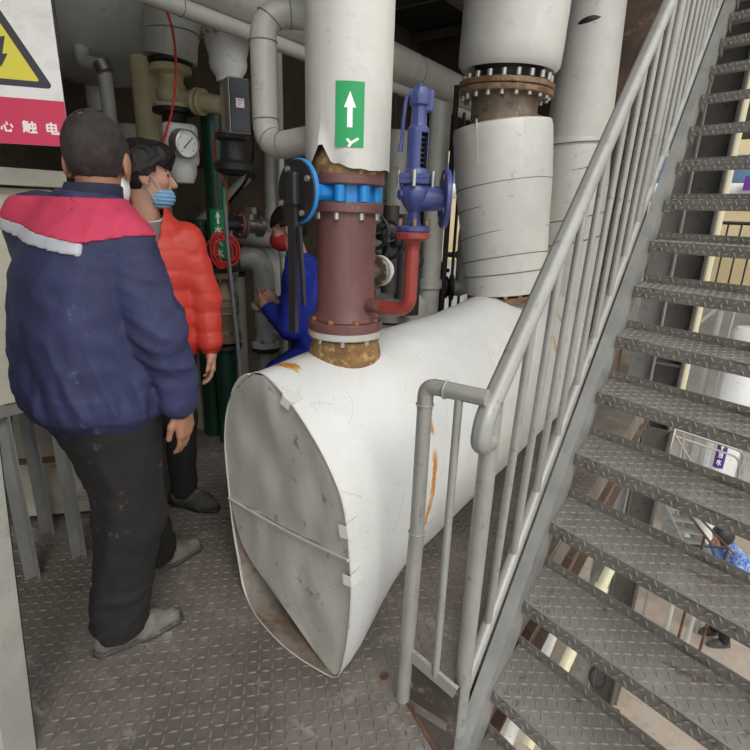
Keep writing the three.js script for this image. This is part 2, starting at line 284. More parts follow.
// ---------------------------------------------------------------- steel staircase
const RISE = 0.191, RUN = 0.218, TX0 = -0.388, TX1 = 0.56, NZ = -1.277, SKEW = 0.323;
const slope = V(0, RISE, -RUN).normalize();
{
  const st = thing('staircase', 'grey steel staircase of open checkered plate treads', 'staircase');
  const tread = [];
  { // one tread: folded plate with a front lip down and a rear lip up
    const W = TX1 - TX0, t = 0.006, prof = [[0, 0], [0, -0.048], [t, -0.048], [t, -t], [0.234, -t], [0.234, 0.036], [0.234 - t, 0.036], [0.234 - t, 0]];
    const s = new THREE.Shape(prof.map(([a, b]) => new THREE.Vector2(a, b)));
    const g = new THREE.ExtrudeGeometry(s, { depth: W, bevelEnabled: false }); g.rotateY(Math.PI / 2);   // x -> -z, depth -> +x
    const gp = g.attributes.position; for (let i = 0; i < gp.count; i++) gp.setZ(i, gp.getZ(i) + SKEW * gp.getX(i)); g.computeVertexNormals();   // the treads run askew to the stringers
    tread.push(boxUV(plain(g)));
  }
  const lug = new THREE.SphereGeometry(1, 8, 4, 0, Math.PI * 2, 0, Math.PI / 2); lug.scale(0.0135, 0.0026, 0.0036);
  const lugs = [], Q = 0.0285;
  for (let i = -2; i <= 17; i++) {
    const m = new THREE.Mesh(tread[0], M.tread); m.name = 'tread'; m.castShadow = m.receiveShadow = true; m.position.set(TX0, RISE * i, NZ - RUN * i); st.add(m);
    for (let a = 0; a < 33; a++) {
      for (let b = 0; b < 8; b++) lugs.push([TX0 + 0.016 + a * Q, RISE * i, NZ - RUN * i - 0.018 - b * Q, (a + b) % 2 ? 1 : -1, 0]);
      lugs.push([TX0 + 0.016 + a * Q, RISE * i - 0.014, NZ - RUN * i, a % 2 ? 1 : -1, 1]); lugs.push([TX0 + 0.016 + (a + 0.5) * Q, RISE * i - 0.036, NZ - RUN * i, a % 2 ? -1 : 1, 1]);
      lugs.push([TX0 + 0.016 + a * Q, RISE * i + 0.02, NZ - RUN * i - 0.228, a % 2 ? 1 : -1, 1]);
    }
  }
  const im = new THREE.InstancedMesh(lug, M.treadLug, lugs.length), m4 = new THREE.Matrix4(), q1 = new THREE.Quaternion(), q2 = new THREE.Quaternion(), one = V(1, 1, 1);
  lugs.forEach(([x, y, z, s, face], k) => {
    q1.setFromAxisAngle(UP, s * Math.PI / 4 - 0.3); if (face) { q2.setFromAxisAngle(V(1, 0, 0), Math.PI / 2); q1.premultiply(q2); }
    im.setMatrixAt(k, m4.compose(V(x, y, z + SKEW * (x - TX0)), q1, one));
  });
  im.name = 'raised_lugs'; im.userData.kind = 'stuff'; im.castShadow = im.receiveShadow = true; st.add(im);
  // channel stringers along both sides
  const a = V(0, -3.5 * RISE, NZ + 3.5 * RUN), b = V(0, 18 * RISE, NZ - 18 * RUN), nrm = V(0, slope.z * -1, slope.y).normalize();
  for (const [x, sgn] of [[TX0, -1], [TX1, 1]]) {
    const top = 0.055, H = 0.17, dz = SKEW * (x - TX0), q = (off, xx) => [a, b].map((e) => e.clone().addScaledVector(nrm, off).setX(xx).add(V(0, 0, dz)));
    const w = q(top - H / 2, x + sgn * 0.005), f1 = q(top - 0.004, x + sgn * 0.02), f2 = q(top - H + 0.004, x + sgn * 0.02);
    obj('stringer', [bar(w[0], w[1], 0.008, H), bar(f1[0], f1[1], 0.04, 0.012), bar(f2[0], f2[1], 0.04, 0.008), bar(...q(top - 0.03, x + sgn * 0.005), 0.011, 0.06)], M.stringer, st);
  }
  for (let i = -2; i <= 17; i++) obj('tread_bracket', box(0.006, 0.05, 0.2, TX0 + 0.004, RISE * i - 0.03, NZ - RUN * i - 0.115), M.stringer, st);
}
{ // stair handrail with its starting panel
  const hr = thing('stair_handrail', 'grey painted tube handrail with thin balusters beside the staircase', 'handrail');
  const RX = -0.43, LX = -0.456;
  const S = V(RX, 1.04, -1.165), k = RISE / RUN, topAt = (z) => V(RX, S.y + (S.z - z) * k, z), lowAt = (z) => V(LX, 0.078 + (-1.277 - z) * k, z);
  const e = topAt(-5.0);
  const startLow = topAt(-1.085);
  obj('handrail', pipe([V(RX, startLow.y - 0.07, -1.125), V(RX, startLow.y - 0.065, -1.075), startLow.clone().add(V(0, 0.0, 0.0)), e], 0.025, 0.045, 18), M.railPaint, hr);
  obj('lower_rail', rod(lowAt(-1.16), lowAt(-5.0), 0.02), M.railPaint, hr);
  obj('post', rod(V(-0.435, -0.2, -1.135), V(RX, 1.0, -1.135), 0.0235), M.railPaint, hr);
  for (let i = 0; i < 20; i++) {
    const z = -1.36 - i * 0.18, thick = i === 8 || i === 16 ? 0.02 : 0.0125;
    obj('baluster', rod(lowAt(z), topAt(z), thick, thick, 12), M.railPaint, hr);
  }
  // the short panel that closes the end
  const PX = -0.588, PZ = -1.081;
  obj('post', [rod(V(PX - 0.012, 0, PZ), V(PX, 0.6, PZ), 0.0215), rod(V(PX, 0.6, PZ), V(PX, 0.975, PZ), 0.0195), ring(V(PX, 0.6, PZ), UP, 0.0205, 0.003)], M.railPaint, hr);
  obj('top_rail', [pipe([V(PX, 0.96, PZ), V(PX, 1.022, PZ), V(RX, 1.022, PZ - 0.01)], 0.0205, 0.05, 18), ring(V(PX, 0.972, PZ), UP, 0.0205, 0.003), ring(V(PX + 0.055, 1.022, PZ), V(1, 0, 0), 0.0205, 0.003)], M.railPaint, hr);
  obj('baluster', rod(V(-0.497, 0.16, PZ), V(-0.497, 1.015, PZ), 0.0105, 0.0105, 12), M.railPaint, hr);
  obj('bottom_rail', bar(V(PX, 0.185, PZ), V(-0.43, 0.14, PZ), 0.012, 0.04), M.railPaint, hr);
  obj('kick_plate', box(0.17, 0.5, 0.004, -0.508, -0.1, PZ - 0.012), M.kick, hr);
}

// ---------------------------------------------------------------- the clad vessel
const AX = V(-1.09, 0, -1.395);           // upright axis of the red-brown spool
const depthOf = (p) => p.clone().sub(EYE).dot(flatAhead);
const rowY = (px, py, c, r = 0) => at(px, py, depthOf(c) - r).y;     // height of a row seen on the front of an upright pipe
const toEye = (p) => V(EYE.x - p.x, 0, EYE.z - p.z).normalize();
const axisAt = (y) => V(AX.x, y, AX.z);
const yFl = rowY(345, 336, AX, 0.128);   // joint between the spool's lower flange and the grey flange
{
  const tk = thing('insulated_vessel', 'large horizontal vessel clad in white sheet metal lying on the floor', 'vessel');
  const ctl = [[-0.742, 0.36], [-0.752, 0.49], [-0.785, 0.655], [-0.84, 0.735], [-0.93, 0.815], [-1.05, 0.89], [-1.19, 0.93], [-1.31, 0.86], [-1.40, 0.757], [-1.44, 0.62], [-1.435, 0.42], [-1.40, 0.15], [-1.33, 0.02], [-1.1, 0.003], [-0.87, 0.003], [-0.805, 0.012], [-0.765, 0.13]];
  const N = 96, cv = new THREE.CatmullRomCurve3(ctl.map(([x, y]) => V(x, y, 0)), true, 'centripetal'), sec = cv.getSpacedPoints(N);
  const endZ = (x) => -1.0 + 0.2 * (x + 0.77), rimZ = (p) => endZ(p.x) + (p.y < 0.16 && p.x > -1.4 && p.x < -0.8 ? 0.05 * Math.sin(Math.PI * (p.x + 1.4) / 0.6) * Math.min(1, (0.16 - p.y) / 0.12) : 0), ZE = -3.55, rows = 40, pos = [], uv = [], idx = [];
  const sect = (i, z) => { // the section turns from the loose cover's outline into a regular oval
    const p = sec[i], a = Math.atan2((p.y - 0.475) / 0.475, (p.x + 1.09) / 0.355), b = Math.min(1, Math.max(0, (-1.02 - z) / 0.45)), s = b * b * (3 - 2 * b);
    const bulge = 0.035 * Math.exp(-(((z + 2.75) / 0.3) ** 2)) * Math.max(0, Math.sin(a));
    const wob = nz(p.x * 5, p.y * 5, z * 2.5) * 0.007 + nz(p.x * 11, p.y * 11, z * 7) * 0.0035;
    return V(p.x * (1 - s) + (-1.09 + (0.355 + wob) * Math.cos(a)) * s, Math.max(0.002, p.y * (1 - s) + (0.492 + (0.49 + bulge + wob) * Math.sin(a)) * s), z);
  };
  for (let r = 0; r <= rows; r++) for (let i = 0; i <= N; i++) {
    const z0 = rimZ(sec[i % N]), z = z0 + (ZE - z0) * r / rows, p = sect(i % N, z);
    pos.push(p.x, p.y, p.z); uv.push(i / N, r / rows);
  }
  for (let r = 0; r < rows; r++) for (let i = 0; i < N; i++) { const a = r * (N + 1) + i, b = a + N + 1; idx.push(a, b, a + 1, a + 1, b, b + 1); }
  const g = new THREE.BufferGeometry(); g.setAttribute('position', new THREE.Float32BufferAttribute(pos, 3)); g.setAttribute('uv', new THREE.Float32BufferAttribute(uv, 2)); g.setIndex(idx); g.computeVertexNormals();
  const shellPaint = print(2048, 2048, (c, w, h) => { // white paint with dirt specks, scratches and brown rust runs
    c.fillStyle = '#d2d1cd'; c.fillRect(0, 0, w, h);
    for (let k = 0; k < 900; k++) { const s = 4 + rnd() * 60; c.fillStyle = rnd() < 0.5 ? 'rgba(235,235,235,0.10)' : 'rgba(196,194,188,0.07)'; c.beginPath(); c.ellipse(rnd() * w, rnd() * h, s, s * (0.4 + rnd()), rnd() * 3, 0, 7); c.fill(); }
    for (let k = 0; k < 5200; k++) { c.fillStyle = 'rgba(130,124,114,' + (0.1 + rnd() * 0.35) + ')'; c.fillRect(rnd() * w, rnd() * h, 1 + rnd() * 3, 1 + rnd() * 3); }
    for (let k = 0; k < 260; k++) { c.strokeStyle = 'rgba(140,136,128,0.4)'; c.lineWidth = 1 + rnd(); c.beginPath(); const x = rnd() * w, y = rnd() * h; c.moveTo(x, y); c.quadraticCurveTo(x + (rnd() - 0.5) * 80, y + (rnd() - 0.5) * 60, x + (rnd() - 0.5) * 160, y + (rnd() - 0.5) * 120); c.stroke(); }
    const run = (x0, y0, x1, y1, wd, n) => { for (let k = 0; k < n; k++) { const t = rnd(), x = x0 + (x1 - x0) * t + (rnd() - 0.5) * wd, y = y0 + (y1 - y0) * t + (rnd() - 0.5) * wd; c.fillStyle = ['rgba(190,120,40,0.22)', 'rgba(160,95,35,0.22)', 'rgba(214,160,80,0.2)'][k % 3]; c.beginPath(); c.ellipse(x, y, 3 + rnd() * 12, 2 + rnd() * 4, 0, 0, 7); c.fill(); } };
    const U = (u) => u * w, R = (r) => r * h;                 // canvas x runs round the shell, y from the near rim to the far end
    run(U(0.145), R(0.19), U(0.115), R(0.19), 14, 80); run(U(0.09), R(0.185), U(-0.02), R(0.165), 18, 330); run(U(0.98), R(0.165), U(0.92), R(0.155), 16, 130);
    run(U(0.30), R(0.035), U(0.268), R(0.045), 24, 170); run(U(0.335), R(0.015), U(0.335), R(0.1), 5, 160);
    run(U(0.20), R(0.86), U(0.12), R(0.84), 40, 160); run(U(0.16), R(0.74), U(0.06), R(0.76), 30, 160);
    c.strokeStyle = 'rgba(60,55,50,0.8)'; c.lineWidth = 3; c.beginPath(); c.moveTo(U(0.34), R(0.56)); c.lineTo(U(0.30), R(0.57)); c.lineTo(U(0.25), R(0.60)); c.stroke();
  }, 0.38);
  shellPaint.map.flipY = false; shellPaint.bumpMap = bumpFine; shellPaint.bumpScale = 0.0004;
  obj('shell', g, shellPaint, tk, true);
  // rusty inside of the loose cover, its rim and the folded corner
  const pi = [], ii = [];
  for (let r = 0; r <= 4; r++) for (let i = 0; i <= N; i++) { const p0 = sec[i % N], z0 = rimZ(p0), p = sect(i % N, z0 - 0.002 - r * 0.08); pi.push(-1.09 + (p.x + 1.09) * 0.992, 0.475 + (p.y - 0.475) * 0.992, p.z); }
  for (let r = 0; r < 4; r++) for (let i = 0; i < N; i++) { const a = r * (N + 1) + i, b = a + N + 1; ii.push(a, a + 1, b, a + 1, b + 1, b); }
  const gi = new THREE.BufferGeometry(); gi.setAttribute('position', new THREE.Float32BufferAttribute(pi, 3)); gi.setIndex(ii); gi.computeVertexNormals();
  obj('inner_lining', gi, mat(worn(60, 0x8b8278, 0x5a4636, { amount: 1, spots: 0.4, spot: 0x7a4a2a }), 0.8), tk);
  obj('rim_edge', sweep([...Array(N + 1).keys()].map((i) => { const p = sec[i % N]; return V(p.x, p.y + 0.002, rimZ(p)); }), 0.0028, 6, false), M.greyPlate, tk);
  // end plates: sheared rows, the lower left corner cut away, dented
  const onEnd = (x, y, back) => V(x, y, endZ(x) - back);
  const low = [[-1.46, 0.42], [-1.43, 0.33], [-1.37, 0.2], [-1.29, 0.15], [-1.19, 0.12], [-1.09, 0.085], [-0.99, 0.05], [-0.895, 0.015], [-0.82, 0.0]];   // the cut edge low on the left
  const cutY = (x) => { for (let i = 0; i < low.length - 1; i++) if (x >= low[i][0] && x <= low[i + 1][0]) return low[i][1] + (low[i + 1][1] - low[i][1]) * (x - low[i][0]) / (low[i + 1][0] - low[i][0]); return -1; };
  const poly = sec.map((p) => { const x = -1.09 + (p.x + 1.09) * 0.997, y = 0.475 + (p.y - 0.475) * 0.997; return [x, p.y < 0.42 ? Math.max(y, cutY(x)) : y]; });
  const spanAt = (v, m) => { // left and right end of the plate on the line y = v + m (x + 1.09)
    let lo = 9, hi = -9;
    for (let i = 0; i < poly.length; i++) { const [x1, y1] = poly[i], [x2, y2] = poly[(i + 1) % poly.length], f1 = y1 - v - m * (x1 + 1.09), f2 = y2 - v - m * (x2 + 1.09); if (f1 * f2 <= 0 && f1 !== f2) { const x = x1 + (x2 - x1) * f1 / (f1 - f2); lo = Math.min(lo, x); hi = Math.max(hi, x); } }
    return lo > hi ? [-0.81, -0.81] : [lo, hi];
  };
  const plate = (v0, v1, nrow, back, dent, sd) => {
    const m = 0.17, p = [], id = [], nc = 22;
    for (let r = 0; r <= nrow; r++) { const v = v0 + (v1 - v0) * r / nrow, [lo, hi] = spanAt(v, m); for (let k = 0; k <= nc; k++) { const x = lo + (hi - lo) * k / nc, y = v + m * (x + 1.09), edge = Math.min(1, 6 * Math.min(k / nc, 1 - k / nc)); const d = dent * edge * (nz(x * 6 + sd, y * 4, sd) + 0.5 * nz(x * 14, y * 5 + sd, 2)); const q = onEnd(x, y, back - d); p.push(q.x, q.y, q.z); } }
    for (let r = 0; r < nrow; r++) for (let k = 0; k < nc; k++) { const a = r * (nc + 1) + k, b = a + nc + 1; id.push(a, a + 1, b, a + 1, b + 1, b); }
    const gg = new THREE.BufferGeometry(); gg.setAttribute('position', new THREE.Float32BufferAttribute(p, 3)); gg.setIndex(id); gg.computeVertexNormals(); return gg;
  };
  obj('end_plate', plate(0.425, 0.94, 26, 0.002, 0.016, 1), M.greyPlate, tk);
  obj('end_plate', plate(-0.04, 0.435, 24, 0.006, 0.014, 5), M.greyPlate, tk);
  const seam = []; { const [lo, hi] = spanAt(0.43, 0.17); for (let k = 0; k <= 24; k++) { const x = lo + (hi - lo) * k / 24; seam.push(onEnd(x, 0.43 + 0.17 * (x + 1.09) - 0.012 * Math.sin(k / 24 * 3), -0.004)); } }
  obj('folded_seam', sweep(seam, 0.0055, 6), M.greyPlate, tk);
  { // sheet tabs folded over the rim
    const tab = (t, s) => { const p = cv.getPointAt(t), q = cv.getPointAt(t + 0.01), d = q.clone().sub(p).normalize(), n = V(d.y, -d.x, 0), c = V(p.x, p.y, endZ(p.x)).addScaledVector(n, 0.006); const g1 = new THREE.BoxGeometry(0.003, s, 0.05); g1.applyMatrix4(new THREE.Matrix4().makeBasis(n, d, V(0, 0, 1))); g1.translate(c.x, c.y, c.z - 0.02); const g2 = new THREE.BoxGeometry(0.03, s * 0.8, 0.003); g2.applyMatrix4(new THREE.Matrix4().makeBasis(n, d, V(0, 0, 1))); g2.translate(c.x - n.x * 0.014, c.y - n.y * 0.014, c.z + 0.006); return [g1, g2]; };
    for (const [t, s] of [[0.235, 0.045], [0.078, 0.05], [0.022, 0.042]]) obj('sheet_tab', tab(t, s), M.white, tk);
    // the curled corner of the cover at the top
    const cr = []; for (let k = 0; k <= 10; k++) { const t = 0.315 + k * 0.006, p = cv.getPointAt(t); cr.push(V(p.x, p.y + 0.004 + 0.01 * Math.sin(k / 10 * 3.14), endZ(p.x) + 0.004)); }
    obj('curled_edge', sweep(cr, (t) => 0.003 + 0.004 * Math.sin(t * 3.14), 8), M.clad, tk);
  }
  obj('insulation_collar', turned([[0.10, -0.14], [0.138, -0.13], [0.134, -0.05], [0.125, 0.03], [0.112, yFl - 0.96], [0.09, yFl - 0.96]], V(AX.x, 0.93, AX.z)), M.wool, tk);
}

// ---------------------------------------------------------------- spool, butterfly valve and riser above the vessel
const yTop = rowY(348, 172, AX, 0.115), yBlueT = rowY(347, 184, AX, 0.115), yBlueB = rowY(347, 202, AX, 0.115), yLowF = rowY(347, 213, AX, 0.115);
{
  const gf = thing('nozzle_flange', 'pale grey flange on the vessel neck under the red-brown spool', 'flange');
  obj('flange', disc(axisAt(yFl - 0.024), UP, 0.128, 0.024), M.cladGrey, gf);
  bolts(gf, axisAt(yFl - 0.024), V(0, -1, 0), 0.108, 8, 0.011, 0.018, M.galv, 0.2);
  const sp = thing('pipe_spool', 'red-brown flanged pipe spool standing on the white vessel', 'pipe');
  obj('pipe', turned([[0.094, yFl + 0.03], [0.11, yFl + 0.034], [0.105, yFl + 0.05], [0.0955, yFl + 0.075], [0.0955, yLowF - 0.05], [0.1, yLowF - 0.02], [0.1, yLowF]], V(AX.x, 0, AX.z)), M.redBrown, sp);
  obj('flange', disc(axisAt(yFl), UP, 0.128, 0.032), M.redBrown, sp);
  obj('flange', disc(axisAt(yLowF), UP, 0.117, yBlueB - yLowF), M.redBrown, sp);
  bolts(sp, axisAt(yFl + 0.032), UP, 0.109, 8, 0.012, 0.012, M.boltRust, 0.2);
  bolts(sp, axisAt(yLowF), V(0, -1, 0), 0.1, 8, 0.011, 0.02, M.galv, 0.45);
}
{
  const bv = thing('butterfly_valve', 'bright blue butterfly valve body clamped between red-brown flanges', 'valve');
  const h = yBlueT - yBlueB;
  obj('valve_body', turned([[0.085, yBlueB], [0.088, yBlueB], [0.088, yBlueT], [0.085, yBlueT]], V(AX.x, 0, AX.z)), M.bluePaint, bv);
  for (let k = 0; k < 8; k++) { const a = 0.35 + k / 8 * 2 * Math.PI; obj('lug', rod(V(AX.x + Math.cos(a) * 0.096, yBlueB + 0.002, AX.z + Math.sin(a) * 0.096), V(AX.x + Math.cos(a) * 0.096, yBlueT - 0.002, AX.z + Math.sin(a) * 0.096), 0.018, 0.018, 16), M.bluePaint, bv); }
  const mid = (yBlueB + yBlueT) / 2, out = V(-0.18, 0, 1).normalize(), c0 = axisAt(mid).addScaledVector(out, 0.085), c1 = axisAt(mid).addScaledVector(out, 0.185);
  obj('stem_neck', turned([[0.034, 0], [0.026, 0.03], [0.026, 0.06], [0.05, 0.1]], c0, out), M.bluePaint, bv);
  obj('mounting_flange', disc(c1, out, 0.092, 0.014), M.bluePaint, bv);
  obj('position_plate', disc(c1.clone().addScaledVector(out, 0.014), out, 0.088, 0.006), M.black, bv);
  bolts(bv, c1.clone().addScaledVector(out, 0.02), out, 0.07, 4, 0.009, 0.008, M.galv, 0.5);
  const h0 = c1.clone().addScaledVector(out, 0.03), side = V(out.z, 0, -out.x);
  const lv = obj('lever', [box(0.05, 0.1, 0.03, 0, 0, 0, 0, 0, 0, 0.012).applyQuaternion(new THREE.Quaternion().setFromUnitVectors(V(0, 0, 1), out)).translate(h0.x, h0.y + 0.005, h0.z),
    bar(h0.clone().add(V(0, 0.03, 0)), h0.clone().add(V(0.005, -0.42, 0.01)), 0.034, 0.014, out)], M.black, bv);
  obj('latch_bar', bar(h0.clone().addScaledVector(side, 0.03).add(V(0, -0.1, 0)), h0.clone().addScaledVector(side, 0.05).add(V(0, -0.33, 0)), 0.014, 0.01, out), M.black, lv);
  const rs = thing('insulated_riser', 'thick white clad riser pipe with green arrow label above the blue valve', 'pipe');
  const ry0 = rowY(348, 170, AX, 0.13);
  obj('flange', disc(axisAt(yBlueT), UP, 0.118, yTop - yBlueT), M.redBrown, rs);
  bolts(rs, axisAt(yTop), UP, 0.1, 8, 0.012, 0.024, M.galv, 0.45);
  obj('insulation', turned([[0.075, ry0 - 0.012], [0.118, ry0 - 0.008], [0.122, ry0 + 0.03], [0.09, ry0 + 0.08]], V(AX.x, 0, AX.z)), M.wool, rs);
  { // cladding with a torn, lifted lower edge
    const n = 72, pos = [], id = [], uvs = [], te = toEye(AX), a0 = Math.atan2(te.x, te.z) - 0.62;
    const ys = [0, 0.03, 0.06, 0.1, 0.2, 0.8, 2.05];
    for (let j = 0; j < ys.length; j++) for (let i = 0; i <= n; i++) {
      const a = i / n * 2 * Math.PI; let da = a - (a0 < 0 ? a0 + 2 * Math.PI : a0); da = Math.atan2(Math.sin(da), Math.cos(da));
      const tear = 0.062 * Math.exp(-((da / 0.15) ** 2)) + 0.014 * Math.exp(-(((da - 0.3) / 0.3) ** 2)) + 0.006 * nz(a * 5, 1, 1), lift = Math.max(0, 1 - ys[j] / 0.1);
      const y = ry0 + 0.004 + ys[j] + tear * Math.max(0, 1 - ys[j] / 0.2), r = 0.132 + lift * 0.018 * Math.exp(-(((da + 0.2) / 0.25) ** 2)) - lift * 0.008 * Math.exp(-(((da - 0.3) / 0.2) ** 2));
      pos.push(AX.x + Math.sin(a) * r, y, AX.z + Math.cos(a) * r);
    }
    for (let j = 0; j < ys.length - 1; j++) for (let i = 0; i < n; i++) { const a = j * (n + 1) + i, b = a + n + 1; id.push(a, a + 1, b, a + 1, b + 1, b); }
    const g = new THREE.BufferGeometry(); g.setAttribute('position', new THREE.Float32BufferAttribute(pos, 3)); g.setIndex(id); g.computeVertexNormals();
    obj('cladding', g, M.clad, rs);
  }
  const green = print(128, 330, (c, w, h) => { c.fillStyle = '#1f9a58'; c.fillRect(0, 0, w, h); arrow(c, w / 2, 48, 230, 27, 12, 82, '#f2f4f0'); c.strokeStyle = '#f2f4f0'; c.lineWidth = 13; c.beginPath(); c.moveTo(52, 288); c.lineTo(70, 310); c.lineTo(104, 284); c.stroke(); c.beginPath(); c.moveTo(72, 306); c.lineTo(60, 330); c.stroke(); });
  const lf = toEye(AX).applyAxisAngle(UP, 0.03);
  const lb = obj('flow_label', wrapLabel(AX, 0.1345, lf, 0.62, rowY(350, 147, AX, 0.13), rowY(350, 81, AX, 0.13)), green, rs, true); lb.userData.label = 'green sticker with a white upward arrow';
}
{ // safety relief valve on its red branch
  const br = thing('branch_pipe', 'thin red elbow pipe branching from the spool to the relief valve', 'pipe');
  const e = atZ(409, 311, AX.z), yB = e.y, vx = e.x;
  const top = atZ(411, 236, AX.z), c = V(vx, 0, AX.z);
  obj('pipe', pipe([V(AX.x + 0.09, yB, AX.z), V(vx, yB, AX.z), V(vx, top.y - 0.005, AX.z)], 0.0215, 0.05), M.redPaint, br);
  obj('bare_stub', rod(V(AX.x + 0.085, yB, AX.z), V(AX.x + 0.15, yB, AX.z), 0.0225), M.redBrown, br);
  obj('flange', [disc(V(vx, top.y - 0.008, AX.z), UP, 0.052, 0.02), turned([[0.022, -0.04], [0.024, -0.02], [0.034, -0.008]], V(vx, top.y, AX.z))], M.redPaint, br);
  const sv = thing('safety_valve', 'violet-blue spring safety valve with lever beside the white riser', 'valve');
  const Y = (py) => atZ(413, py, AX.z).y, dir = V(0.8, 0, -0.6).normalize();
  const f0 = top.y + 0.012;
  obj('inlet_flange', disc(V(vx, f0, AX.z), UP, 0.05, 0.018), M.violetPaint, sv);
  bolts(sv, V(vx, f0 + 0.018, AX.z), UP, 0.04, 4, 0.008, 0.02, M.steelFlange, 0.6);
  obj('valve_body', [turned([[0.026, f0 + 0.015], [0.019, f0 + 0.035], [0.019, Y(212)], [0.028, Y(208)], [0.045, Y(199)], [0.047, Y(193)], [0.044, Y(187)], [0.036, Y(184)], [0.05, Y(183.5)]], V(vx, 0, AX.z)),
    turned([[0.034, 0], [0.037, 0.03], [0.034, 0.075], [0.04, 0.085]], V(vx, Y(198), AX.z), dir), disc(V(vx, Y(195), AX.z).addScaledVector(V(-0.6, 0, 0.8), 0.04), V(-0.6, 0, 0.8), 0.015, 0.012, 18)], M.violetPaint, sv);
  obj('outlet_flange', [disc(V(vx, Y(198), AX.z).addScaledVector(dir, 0.08), dir, 0.085, 0.017)], M.violetPaint, sv);
  for (let k = 0; k < 4; k++) { const a = 0.5 + k * Math.PI / 2, u = V(dir.z, 0, -dir.x), p = V(vx, Y(198), AX.z).addScaledVector(dir, 0.079).addScaledVector(u, Math.cos(a) * 0.066).add(V(0, Math.sin(a) * 0.066, 0)); obj('bolt_hole', disc(p, dir.clone().negate(), 0.008, 0.002, 14), M.cladGrey, sv); }
  obj('bonnet_flange', [box(0.085, 0.016, 0.085, vx, Y(184) + 0.006, AX.z, 0.35, 0, 0, 0.004), box(0.085, 0.016, 0.085, vx, Y(177), AX.z, 0.35, 0, 0, 0.004)], M.violetPaint, sv);
  for (let k = 0; k < 4; k++) { const a = 0.35 + Math.PI / 4 + k * Math.PI / 2; obj('bolt', rod(V(vx + Math.cos(a) * 0.05, Y(184) - 0.008, AX.z + Math.sin(a) * 0.05), V(vx + Math.cos(a) * 0.05, Y(171), AX.z + Math.sin(a) * 0.05), 0.007, 0.007, 6), M.galv, sv); }
  // bonnet: two cheeks with an open window that shows the spring
  const by0 = Y(175), by1 = Y(127), R = 0.031, open = toEye(V(vx, 0, AX.z)).applyAxisAngle(UP, 0.75), oa = Math.atan2(open.x, open.z);
  const cheek = (s) => { const g = new THREE.CylinderGeometry(R, R, (by1 - by0) * 0.76, 20, 1, true, oa + s * Math.PI / 2 - (Math.PI / 2 - 0.42), Math.PI - 0.84); return g.translate(vx, by0 + (by1 - by0) * 0.5, AX.z); };
  obj('bonnet', [cheek(1), cheek(-1), turned([[0.04, by0 - 0.01], [0.034, by0 + 0.008], [R, by0 + (by1 - by0) * 0.13], [0.01, by0 + (by1 - by0) * 0.13]], V(vx, 0, AX.z)), turned([[0.01, by0 + (by1 - by0) * 0.87], [R, by0 + (by1 - by0) * 0.87], [R, by1 - 0.006], [0.026, by1]], V(vx, 0, AX.z))], M.violetPaint, sv);
  const sp = []; for (let k = 0; k <= 120; k++) { const t = k / 120, a = t * 7 * 2 * Math.PI; sp.push(V(vx + Math.cos(a) * 0.02, by0 + (by1 - by0) * (0.13 + 0.74 * t), AX.z + Math.sin(a) * 0.02)); }
  obj('spring', sweep(sp, 0.004, 8), M.wireBlack, sv); obj('spindle', rod(V(vx, by0, AX.z), V(vx, by1, AX.z), 0.006), M.galv, sv);
  const ct = Y(88);
  obj('cap', [turned([[0.026, by1 - 0.004], [0.023, by1 + 0.006], [0.021, ct - 0.05], [0.028, ct - 0.045], [0.03, ct - 0.02], [0.022, ct - 0.002], [0.008, ct + 0.004], [0.001, ct + 0.014]], V(vx, 0, AX.z)), box(0.03, 0.06, 0.02, vx + 0.022, ct - 0.035, AX.z - 0.012, 0.4, 0, 0, 0.008)], M.violetPaint, sv);
  const lf = V(-0.824, 0, 0.566);
  obj('lift_lever', sweep(smooth([V(vx, ct - 0.012, AX.z).addScaledVector(lf, 0.01), V(vx, ct - 0.02, AX.z).addScaledVector(lf, 0.032), V(vx, ct - 0.07, AX.z).addScaledVector(lf, 0.042), V(vx, Y(140), AX.z).addScaledVector(lf, 0.046), V(vx, Y(152), AX.z).addScaledVector(lf, 0.05)], 24), (t) => 0.0055 + 0.003 * Math.max(0, t - 0.75) * 4, 10), M.violetPaint, sv);
}
{ // slim lagged pipe that loops into the riser
  const sp = thing('lagged_loop_pipe', 'slim grey-white lagged pipe elbowing into the thick riser', 'pipe');
  const d = 1.98, a = at(306, 20, 1.95), b = at(262, 14, d), b2 = at(270, 14, d), c = at(266, 146, d), e = axisAt(c.y);
  const bot = V(c.x, rowY(268, 147, c, 0.04), c.z), topp = V(c.x, rowY(272, 6, c, 0.04), c.z);
  const end = V(AX.x, bot.y + 0.03, AX.z).lerp(bot, 0.2), end2 = V(topp.x, topp.y, topp.z).addScaledVector(flatRight, 0.4).addScaledVector(flatAhead, 0.1);
  const pts = filleted([end2, topp, bot, end], 0.09, 6);
  obj('lagging', sweep(pts, 0.044, 20), M.cladGrey, sp);
  for (const k of [1, 4, 7, 8, 11, 14]) if (pts[k + 1]) obj('lagging_seam', ring(pts[k], pts[k + 1].clone().sub(pts[k]), 0.0455, 0.0018, 24), M.seam, sp);
}
{ // overhead lagged mains running away along the vessel
  for (const [px, py, x, r, nm, lab] of [[390, 61, -1.95, 0.1, 'overhead_main', 'wide grey lagged main running overhead behind the riser'], [390, 86, -1.95, 0.032, 'overhead_line', 'narrow lagged line running just under the wide overhead main']]) {
    const p = atX(px, py, x), t = thing(nm, lab, 'pipe');
    obj('lagging', rod(V(x, p.y, 0.6), V(x, p.y, -7.1), r, r, 28), r > 0.05 ? M.cladGrey : M.cladGrey, t);
    for (let z = -0.6; z > -6; z -= 0.85) obj('lagging_seam', ring(V(x, p.y, z), V(0, 0, 1), r, 0.0025, 28), M.seam, t);
  }
}
